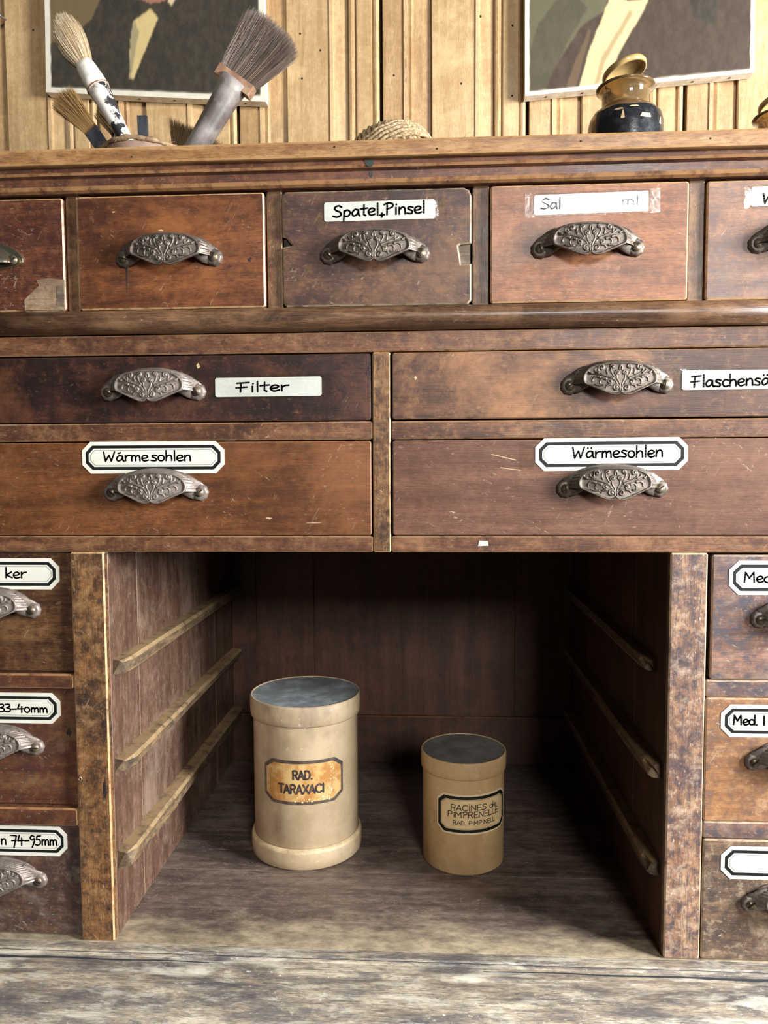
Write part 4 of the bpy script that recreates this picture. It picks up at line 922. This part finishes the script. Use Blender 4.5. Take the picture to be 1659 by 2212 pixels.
# ------------------------------------------------------------------ portraits
def portrait(name, label, quad, paint, margin, seed):
    """stretched canvas hung on the boards; quad = bl, br, tr, tl in x,z"""
    yf, th = .468, .018
    root = empty(name, (quad[0][0], .486, quad[0][1]), label, 'painting', 'unframed portraits on the pine wall')
    ox, oy, oz = root.location
    bl, br, tr, tl = [Vector(p) for p in quad]
    nx, nz = 250, 210; vs = []
    U, V = np.meshgrid(np.linspace(0, 1, nx + 1), np.linspace(0, 1, nz + 1), indexing='ij')
    X = (bl.x * (1 - U) + br.x * U) * (1 - V) + (tl.x * (1 - U) + tr.x * U) * V
    Z = (bl.y * (1 - U) + br.y * U) * (1 - V) + (tl.y * (1 - U) + tr.y * U) * V
    me = bpy.data.meshes.new('painted_canvas')
    vs = np.stack([X - ox, np.full_like(X, yf - oy), Z - oz], -1).reshape(-1, 3)
    w_ = nz + 1
    fs = [(i * w_ + j, (i + 1) * w_ + j, (i + 1) * w_ + j + 1, i * w_ + j + 1) for i in range(nx) for j in range(nz)]
    me.from_pydata(vs.tolist(), [], fs)
    wob = np.array([[mnoise.noise(Vector((X[i, j] * 60, Z[i, j] * 60, seed))) for j in range(w_)] for i in range(nx + 1)]) * .0009
    c = paint(X + wob, Z + wob[::-1, :] * .6)
    for _ in range(1):
        q = np.pad(c, ((1, 1), (1, 1), (0, 0)), mode='edge'); c = (q[:-2, 1:-1] + q[2:, 1:-1] + q[1:-1, :-2] + q[1:-1, 2:] + 2 * q[1:-1, 1:-1]) / 6
    edge = np.minimum(np.minimum(U * (br.x - bl.x), (1 - U) * (br.x - bl.x)), V * (tl.y - bl.y)) + wob * .9
    k = np.clip((margin - edge) / .0015, 0, 1)[..., None]
    c = c * (1 - k) + np.array((214, 206, 188)) * k
    lc = np.array([lin(q)[:3] for q in c.reshape(-1, 3)])
    at = me.color_attributes.new('paint', 'FLOAT_COLOR', 'POINT')
    at.data.foreach_set('color', np.concatenate([lc, np.ones((len(lc), 1))], 1).astype(np.float32).ravel())
    t = NT(name + '_oil_paint'); a = t.N('ShaderNodeAttribute', attribute_name='paint'); v = t.coords(seed, False)
    n = t.noise(t.vscale(v, (1, 1, .6)), 90, 6, .65); n2 = t.noise(v, 900, 2, .5)
    t.L(t.mix(t.math('MULTIPLY', t.rng(n, .4, .65), .13), a.outputs['Color'], lin((120, 104, 84))), t.b.inputs['Base Color'])
    t.b.inputs['Roughness'].default_value = .62; t.b.inputs['Specular IOR Level'].default_value = .3; t.bump(t.math('ADD', n, t.math('MULTIPLY', n2, .7)), .25, .0006)
    me.materials.append(t.m); place('painted_canvas', me, root)
    m = MB(); B = [bl, br, tr, tl]
    vs = [(p.x - ox, yf - oy, p.y - oz) for p in B] + [(p.x - ox, yf + th - oy, p.y - oz) for p in B]
    m.add(vs, [(0, 1, 5, 4), (1, 2, 6, 5), (2, 3, 7, 6), (3, 0, 4, 7), (4, 5, 6, 7)]); m.build('canvas_edge', M['canvas_edge'], root)
    for i in range(6):
        f = (i + .6) / 6.2; p = bl.lerp(br, f)
        q = MB(); q.lathe([(0, -.0012), (.0016, -.0008), (.0024, .0006)], c=(p.x - ox, yf + th * .5 - oy, p.y - oz), n=12); q.build('tack', M['tack'], root)
    return root
def inside(X, Z, poly):
    r = np.zeros(X.shape, bool); n = len(poly)
    for i in range(n):
        x1, z1 = poly[i]; x2, z2 = poly[(i + 1) % n]
        c = ((z1 > Z) != (z2 > Z)) & (X < (x2 - x1) * (Z - z1) / ((z2 - z1) + 1e-12) + x1); r ^= c
    return r
def layer(c, X, Z, poly, col, var=0.0):
    k = inside(X, Z, poly)[..., None]; return np.where(k, np.array(col, float), c)
def paint_left(X, Z):
    c = np.zeros(X.shape + (3,)) + np.array((50, 46, 38))
    c = layer(c, X, Z, [(-.54, 1.40), (-.54, 1.085), (-.495, 1.095), (-.460, 1.120), (-.440, 1.160), (-.42, 1.40)], (104, 88, 60))
    c = layer(c, X, Z, [(-.405, 1.0335), (-.3985, 1.0310), (-.3585, 1.1190), (-.3700, 1.1330), (-.3960, 1.1165), (-.4020, 1.09)], (196, 172, 118))
    c = layer(c, X, Z, [(-.405, 1.0335), (-.4035, 1.031), (-.388, 1.10), (-.394, 1.117), (-.401, 1.10)], (150, 138, 104))
    c = layer(c, X, Z, [(-.400, 1.22), (-.395, 1.150), (-.370, 1.140), (-.348, 1.142), (-.336, 1.160), (-.332, 1.22)], (150, 104, 84))
    c = layer(c, X, Z, [(-.366 + .060 * math.cos(a * .3), 1.275 + .082 * math.sin(a * .3)) for a in range(21)], (62, 48, 36))
    c = layer(c, X, Z, [(-.366 + .050 * math.cos(a * .3), 1.262 + .070 * math.sin(a * .3)) for a in range(21)], (158, 114, 90))
    c = layer(c, X, Z, [(-.345, 1.1420), (-.330, 1.1600), (-.322, 1.1570), (-.339, 1.1350)], (196, 178, 140))
    return c
def paint_right(X, Z):
    c = np.zeros(X.shape + (3,)) + np.array((88, 84, 62))
    c = layer(c, X, Z, [(.17, 1.0), (.17, .97), (.215, .995), (.24, 1.06), (.27, 1.11), (.24, 1.14), (.20, 1.09)], (72, 66, 50))
    c = layer(c, X, Z, [(.200, .975), (.225, 1.03), (.262, 1.085), (.295, 1.105), (.31, 1.20), (.31, 1.40), (.60, 1.40), (.60, .95), (.2, .95)], (62, 49, 39))
    c = layer(c, X, Z, [(.2550, .985), (.272, 1.050), (.300, 1.120), (.309, 1.140), (.366, 1.140), (.345, 1.095), (.315, 1.045), (.293, .985)], (200, 178, 132))
    c = layer(c, X, Z, [(.276, .985), (.290, 1.040), (.330, 1.105), (.334, 1.10), (.296, 1.036), (.281, .985)], (160, 138, 100))
    c = layer(c, X, Z, [(.309, 1.124), (.330, 1.116), (.350, 1.120), (.366, 1.140), (.37, 1.40), (.30, 1.40)], (64, 62, 52))
    c = layer(c, X, Z, [(.345 + .056 * math.cos(a * .3), 1.270 + .080 * math.sin(a * .3)) for a in range(21)], (150, 116, 90))
    c = layer(c, X, Z, [(.40, 1.16), (.42, 1.09), (.45, 1.08), (.46, 1.20)], (48, 44, 36))
    c = layer(c, X, Z, [(.235, .98), (.25, 1.03), (.272, 1.08), (.276, 1.078), (.262, 1.03), (.25, .98)], (92, 72, 54))
    return c
portrait('portrait_canvas', 'unframed dark portrait with narrow white shirt front, behind the brushes',
         [(-.5330, 1.0180), (-.1990, .9935), (-.2030, 1.46), (-.5250, 1.46)], paint_left, .009, 3)
portrait('portrait_canvas', 'unframed brown portrait with long pale cravat, behind the glass jar',
         [(.1815, .9895), (.5060, 1.0120), (.5000, 1.46), (.1790, 1.46)], paint_right, .007, 8)

# ------------------------------------------------------------------ glass jars on the top board
def jar(x, y, label, lid_tilt):
    T = empty('stopper_jar', (x, y, .7358), label, 'jar', 'smoky glass jars on the cabinet top')
    m = MB(); m.lathe([(0, .0006), (.0312, .0006), (.0334, .0030), (.0336, .022), (.0332, .0295), (.0316, .0355), (.0282, .0405), (.0238, .0438), (.0214, .0452), (.0208, .0472), (.0208, .0580), (.0220, .0600), (.0258, .0618), (.0264, .0628), (.0258, .0640), (.0226, .0644), (.0190, .0636), (.0186, .056), (.0190, .046), (.0298, .036), (.0312, .020), (.0310, .006), (0, .0040)], n=64)
    m.build('jar_body', M['glass_amber'], T)
    m = MB(); R = .0338
    n = 40; vs = []
    for i in range(n + 1):
        a = (-62 + 150 * i / n) * D2R
        for z, r in ((.0015, R - .0001), (.022, R + .0002), (.0298, R - .0002), (.0368, R - .0020)):
            vs.append((r * math.sin(a), -r * math.cos(a), z - (.0005 * math.sin(i * .5) + .0002 * math.sin(i * 2.3) if z > .0365 else 0)))
    m.add(vs, [(4 * i + j, 4 * i + 4 + j, 4 * i + 5 + j, 4 * i + 1 + j) for i in range(n) for j in range(3)], 0, True)
    lb = m.build('peeling_label', M['bottle_label'], T); lb['label'] = 'shiny black peeling label'
    m = MB(); rj = random.Random(3)
    for u0, u1, z0, z1 in ((8, 26, .0245, .0278), (44, 50, .0220, .0280), (-8, 6, .0330, .0338), (-30, -16, .0318, .0330), (-20, -14, .024, .031)):
        f = lambda a, z: ((R + .0004) * math.sin(a * D2R), -(R + .0004) * math.cos(a * D2R), z)
        m.add([f(u0, z0), f((u0 + u1) / 2, z0 - .0004), f(u1, z0), f(u1 - 2, z1), f((u0 + u1) / 2, z1), f(u0 + 3, z1)], [(0, 1, 2, 3, 4, 5)])
    m.build('label_flakes', M['bottle_chip'], T)
    Mx = Matrix.Rotation(lid_tilt[1] * D2R, 3, 'Y') @ Matrix.Rotation(lid_tilt[0] * D2R, 3, 'X')
    m = MB(); m.lathe([(0, .0036), (.0165, .0032), (.0182, -.0004), (.0198, .0000), (.0205, .0028), (.0198, .0050), (.0150, .0060), (0, .0064)], c=(.0004, .0030, .0775), n=48, M=Mx)
    q = m.build('lid', M['glass_lid'], T); q['label'] = 'tilted amber glass lid'
    return T
jar(.2207, .0420, 'squat smoky glass jar with tilted lid and peeling black label', (-9, -17))
jar(.3900, .1120, 'smoky glass jar cut off by the right picture edge', (-9, -17))

# ------------------------------------------------------------------ pot, brushes, twine
TOPZ = .7358
POT = empty('brush_pot', (-.2870, .2050, TOPZ), 'round pot with frayed fibrous rim holding the brushes', 'pot')
m = MB(); m.lathe([(0, .001), (.040, .001), (.0435, .004), (.0475, .078), (.0470, .0795), (.0450, .0795), (.0410, .006), (0, .005)], n=56); m.build('pot_wall', M['pot_inner'], POT)
m = MB()
ringp = []
for i in range(73):
    a = 2 * PI * i / 72; ringp.append((.0475 * math.cos(a), .0475 * math.sin(a), .0810 + .0012 * math.sin(3 * a) + .0006 * math.sin(11 * a)))
m.tube(ringp, [.0028 + .0005 * math.sin(i * 1.7) for i in range(73)], 8, cap=False, lobes=2, twist=.9)
rr = random.Random(9)
for i in range(70):
    a = rr.uniform(0, 2 * PI); p = Vector((.049 * math.cos(a), .049 * math.sin(a), .0810 + rr.uniform(-.004, .002)))
    d_ = Vector((math.cos(a) * .4 - math.sin(a) * rr.uniform(-1, 1), math.sin(a) * .4 + math.cos(a) * rr.uniform(-1, 1), rr.uniform(-.5, .6))) * rr.uniform(.004, .010)
    m.tube([p, p + d_ * .5 + Vector((0, 0, .0006)), p + d_], [.00025, .0002, .0001], 4)
m.build('fibre_rim', M['wicker'], POT)

def hairs(root, name, mat, base, axis, side, nrm, n, wid, th, length, spread, tipfn, seed, wd=.00032, curl=.05, core=True, round_=False, tone=(0, 1)):
    """bundle of single bristles from a ferrule mouth, with a solid heart so it is dense"""
    rnd = random.Random(seed); m = MB(); base = Vector(base); A, S, Nn = Vector(axis).normalized(), Vector(side).normalized(), Vector(nrm).normalized()
    for i in range(n):
        if round_:
            a = rnd.uniform(0, 2 * PI); rad = math.sqrt(rnd.random()); s, q = rad * math.cos(a), rad * math.sin(a)
        else: s, q = rnd.uniform(-1, 1), rnd.uniform(-1, 1)
        L = length * tipfn(s, q) * rnd.uniform(.90, 1.03)
        p0 = base + S * (s * wid) + Nn * (q * th); j1, j2 = rnd.gauss(0, curl), rnd.gauss(0, curl); pts = []
        for k in range(6):
            t = k / 5; sp = spread(t)
            pts.append(base + S * (s * wid * sp + j1 * L * t * t) + Nn * (q * th * sp + j2 * L * t * t) + A * (L * t))
        col = min(1, max(0, rnd.betavariate(1.3, 2.6) * (tone[1] - tone[0]) + tone[0])); vs = []
        off = (S if rnd.random() < .5 else (S + Nn * .8).normalized()) * wd
        for k, p in enumerate(pts):
            f = 1 - .75 * (k / 5) ** 2; vs += [p - off * f, p + off * f]
        m.add(vs, [(2 * k, 2 * k + 1, 2 * k + 3, 2 * k + 2) for k in range(5)], 0, False, col)
    if core:
        vs = []; kk = 16
        for k in range(8):
            t = k / 7 * .88; sp = spread(t) * (.90 if k < 7 else .6)
            for i in range(kk):
                a = 2 * PI * i / kk; cs, sn = math.cos(a), math.sin(a)
                e = 1.0 if round_ else .55
                s, q = math.copysign(abs(cs) ** e, cs), math.copysign(abs(sn) ** e, sn)
                vs.append(base + S * (s * wid * sp) + Nn * (q * th * sp) + A * (length * t * tipfn(s, q)))
        m.add(vs, [(k * kk + i, k * kk + (i + 1) % kk, (k + 1) * kk + (i + 1) % kk, (k + 1) * kk + i) for k in range(7) for i in range(kk)] + [tuple(7 * kk + i for i in range(kk))], 0, True, .12)
    o = m.build(name, M[mat], root); o['kind'] = 'stuff'; return o

def rod(m, p, q, r0, r1, n=16, k=8, bulge=0.0):
    p, q = Vector(p), Vector(q); m.tube([p.lerp(q, i / k) for i in range(k + 1)], [r0 + (r1 - r0) * i / k + bulge * math.sin(PI * i / k) for i in range(k + 1)], n)

# wide grey bristle brush, leaning right
GRP = 'brushes standing in the pot'
bc = Vector((-.1840, .2200, .9030)); ax = Vector((.585, -.02, .811)).normalized(); sd = Vector((.811, 0, -.585)).normalized(); nn = ax.cross(sd)
T = empty('paint_brush', (-.2560, .2180, TOPZ + .010), 'wide flat brush with dark grey bristles and thick grey handle, leaning right', 'brush', GRP)
org = Vector(T.location)
m = MB(); foot = Vector((-.2550, .2180, .792)) - org
m.tube([foot, foot.lerp(bc - org, .5), foot.lerp(bc - org, .80), bc - org - ax * .012, bc - org], [.0118, .0135, .0150, .0165, .0175], 18); m.build('handle', M['handle_grey'], T)
m = MB()
vs = [tuple(bc - org + sd * (a * .0242) + nn * (b * .0078) + ax * c_) for c_ in (-.006, .007) for a, b in ((-1, -.8), (-.97, -1), (.97, -1), (1, -.8), (1, .8), (.97, 1), (-.97, 1), (-1, .8))]
m.add(vs, [tuple(range(8))[::-1], tuple(range(8, 16))] + [(i, (i + 1) % 8, 8 + (i + 1) % 8, 8 + i) for i in range(8)])
o = recalc(m.build('metal_band', M['ferrule_cu'], T)); o['label'] = 'dented copper-brown band'
hairs(T, 'bristles', 'hair_grey', bc - org + ax * .006, ax + sd * .10, sd, nn, 5600, .0225, .0064, .0690, lambda t: 1 + .55 * t ** .8, lambda s, q: 1.05 - .14 * abs(s) ** 4 - .04 * s, 21, wd=.00020, curl=.035)
# white round brush, leaning left
def P3(x, z, y=.215): return Vector((x, y, z))
T = empty('paint_brush', (-.2880, .1980, TOPZ + .010), 'round brush with cream bristles and chipped white handle, leaning left', 'brush', GRP); org = Vector(T.location)
b0, b1, b2 = P3(-.3622, .9285), P3(-.3450, .8985), P3(-.3130, .8370)
ax = Vector((-.0300, -.004, .0560)).normalized(); nn = Vector((0, -1, 0)); sd = ax.cross(nn).normalized(); nn = sd.cross(ax)
m = MB(); m.tube([b1 - org, b1.lerp(b0, .4) - org, b1.lerp(b0, .8) - org, b0 - org], [.0132, .0125, .0112, .0098], 18); o = m.build('binding', M['paint_white'], T); o['label'] = 'white-painted string binding'
m = MB(); q = b1.lerp(b0, .03) - org; u_ = (b0 - b1).normalized()
for k in (.02, .98):
    ctr = b1.lerp(b0, k) - org; rad = .0134 if k < .5 else .0100; e1 = u_.cross(Vector((0, 1, 0))).normalized(); e2 = u_.cross(e1)
    m.tube([ctr + (e1 * math.cos(a) + e2 * math.sin(a)) * rad for a in [2 * PI * i / 28 for i in range(29)]], .0006, 5, cap=False)
m.build('wire', M['rust'], T)
m = MB(); foot = Vector((-.2890, .1990, .770))
m.tube([b1 - org, b1.lerp(b2, .15) - org, b1.lerp(b2, .5) - org, b2 - org, foot - org], [.0128, .0118, .0096, .0080, .0070], 18); o = m.build('handle', M['paint_chipped'], T); o['label'] = 'handle with chipped white paint'
hairs(T, 'bristles', 'hair_white', b0 - org - ax * .002, ax, sd, nn, 3600, .0100, .0100, .0600, lambda t: 1 + .95 * math.sin(min(1, t * 1.05) * PI * .62) - .25 * t, lambda s, q: 1.0 - .30 * (s * s + q * q) + .10 * s, 22, wd=.00026, curl=.018, round_=True, tone=(.25, 1.35))
# small tan brushes
def flat_brush(label, tip, base, end, wid, th, seed, mat, spread=.75, n=1900, fer='ferrule_dark', band=True, curl=.05):
    base, tip, end = Vector(base), Vector(tip), Vector(end)
    T = empty('paint_brush', (end.x, end.y, TOPZ + .010), label, 'brush', GRP); org = Vector(T.location)
    ax = (tip - base).normalized(); sd = Vector((ax.z, 0, -ax.x)).normalized(); nn = ax.cross(sd)
    fa = (base - end).normalized(); m = MB()
    c1 = base - org; c0 = base - fa * .030 - org
    vs = [tuple(c + sd * (a * wid * k) + nn * (b * th)) for c, k in ((c0, .92), (c1, 1.0)) for a, b in ((-1, -1), (1, -1), (1, 1), (-1, 1))]
    m.add(vs, [(3, 2, 1, 0), (4, 5, 6, 7)] + [(i, (i + 1) % 4, 4 + (i + 1) % 4, 4 + i) for i in range(4)]); recalc(m.build('ferrule', M[fer], T))
    if band:
        m = MB(); vs = [tuple(c + sd * (a * wid * .97) + nn * (b * th * .96)) for c in (c1, c1 + ax * .004) for a, b in ((-1, -1), (1, -1), (1, 1), (-1, 1))]
        m.add(vs, [(3, 2, 1, 0), (4, 5, 6, 7)] + [(i, (i + 1) % 4, 4 + (i + 1) % 4, 4 + i) for i in range(4)]); recalc(m.build('bristle_root', M['hair_tan'], T))
    m = MB(); m.tube([c0, (Vector((end.x, end.y, TOPZ + .014)) - org)], [wid * .55, .004], 10); m.build('handle', M['stub_dark'], T)
    hairs(T, 'bristles', mat, c1 + ax * .002, ax, sd, nn, n, wid * .95, th, (tip - base).length, lambda t: 1 + spread * t, lambda s, q: 1.0 - .10 * abs(s), seed, wd=.00021, curl=curl)
    return T
flat_brush('small flat brush with frayed tan bristles and black ferrule, leftmost in the pot', (-.3790, .190, .8800), (-.3440, .190, .8400), (-.3000, .200, .772), .0085, .0034, 31, 'hair_tan')
flat_brush('small brush with black ferrule half hidden behind the white-handled brush', (-.3560, .2480, .8900), (-.3360, .2470, .8620), (-.3000, .2350, .780), .0090, .0034, 32, 'hair_dark', spread=.4, n=900, band=False, curl=.03)
flat_brush('brush with short brown bristles behind the thick grey handle', (-.2320, .2450, .8560), (-.2480, .2430, .8260), (-.2680, .2350, .760), .0240, .0050, 33, 'hair_dark', spread=.75, n=2200, band=False, curl=.10)
T = empty('wooden_stick', (-.2960, .225, TOPZ + .004), 'flat dark slate-coloured stick end standing up in the pot', 'stick')
m = MB(); vs = []
for z, wv, xo in ((.0, .0050, .0), (.095, .0056, -.0005), (.1305, .0058, -.0012)):
    vs += [(xo - wv, -.0022, z), (xo + wv, -.0022, z), (xo + wv, .0022, z), (xo - wv, .0022, z)]
m.add(vs, [(3, 2, 1, 0), (8, 9, 10, 11)] + [(4 * k + i, 4 * k + (i + 1) % 4, 4 * k + 4 + (i + 1) % 4, 4 * k + 4 + i) for k in range(2) for i in range(4)]); recalc(m.build('stick', M['stub_dark'], T))

# ball of twine
BC = Vector((-.0010, .2080, TOPZ + .0535)); RB = .0530
T = empty('twine_ball', (BC.x, BC.y, TOPZ), 'ball of pale twisted twine behind the edge of the cabinet top', 'twine'); 
C0 = Vector((0, 0, .0535))
m = MB(); m.lathe([(RB * .95 * math.cos(a), .0535 + RB * .95 * math.sin(a)) for a in [(-90 + 10 * i) * D2R for i in range(19)]], n=36); m.build('core', M['twine'], T)
def wind(axis, count, span, rad, R, seed):
    m = MB(); A = Vector(axis).normalized(); e1 = A.orthogonal().normalized(); e2 = A.cross(e1); rnd = random.Random(seed)
    for i in range(count):
        h = span * (2 * (i + .5) / count - 1); r = math.sqrt(max(1e-6, R * R - h * h)); t = rnd.uniform(-.03, .03); K = 130
        m.tube([C0 + A * (h + t * r * math.sin(2 * PI * k / K + i) * .4) + (e1 * math.cos(2 * PI * k / K) + e2 * math.sin(2 * PI * k / K)) * r for k in range(K + 1)], rad, 7, cap=False, lobes=2, twist=.85)
    return m.build('winding', M['twine'], T)
wind((.25, .55, .80), 15, .0440, .0026, RB - .0014, 1)
wind((.88, -.30, .42), 16, .0500, .0026, RB + .0002, 2)
wind((-.55, .42, .74), 5, .0140, .0026, RB + .0034, 3)
# loose bristles lying on the top board
T = empty('bristle_tuft', (.0960, .0040, TOPZ), 'small tuft of loose brown bristles lying on the cabinet top', 'bristles')
m = MB(); rt = random.Random(4)
for i in range(320):
    x = rt.uniform(-.016, .008); h = .0004 + rt.random() ** 1.6 * .0062 * max(0.15, 1 - abs(x + .002) / .018)
    p = Vector((x, rt.uniform(-.007, .007), h)); d_ = Vector((rt.uniform(.004, .011), rt.uniform(-.002, .002), rt.uniform(-.0003, .0012)))
    m.tube([p, p + d_ * .5 + Vector((0, 0, .0003)), p + d_], [.00022, .0002, .0001], 3, col=rt.random() * .7)
for d_ in ((.010, 0, .0095), (.0165, 0, .0080), (.012, .001, .0060), (.006, 0, .0055)):
    p = Vector((-.0300, 0, .0010)); d_ = Vector(d_) + Vector((0, 0, .003)); m.tube([p, p + d_ * .5 + Vector((.0006, 0, .0010)), p + d_], [.00018, .00015, .00008], 4, col=.3)
m.tube([(-.0300, 0, .0010), (-.022, 0, .0008), (-.012, 0, .0012)], .0002, 4, col=.3)
o = m.build('bristles', M['hair_dark'], T); o['kind'] = 'stuff'
# nail in the wall
T = empty('nail', (-.6020, .4900, 1.1370), 'bright steel nail driven into the pine wall at the left edge', 'nail')
m = MB(); m.tube([(0, .010, .002), (0, -.022, -.004)], .0014, 10); m.lathe([(0, -.0006), (.0036, -.0004), (.0036, .0008), (0, .001)], c=(0, -.0225, -.0042), n=16, M=Matrix.Rotation(PI / 2 - .2, 3, 'X')); m.build('shaft', M['nail'], T)
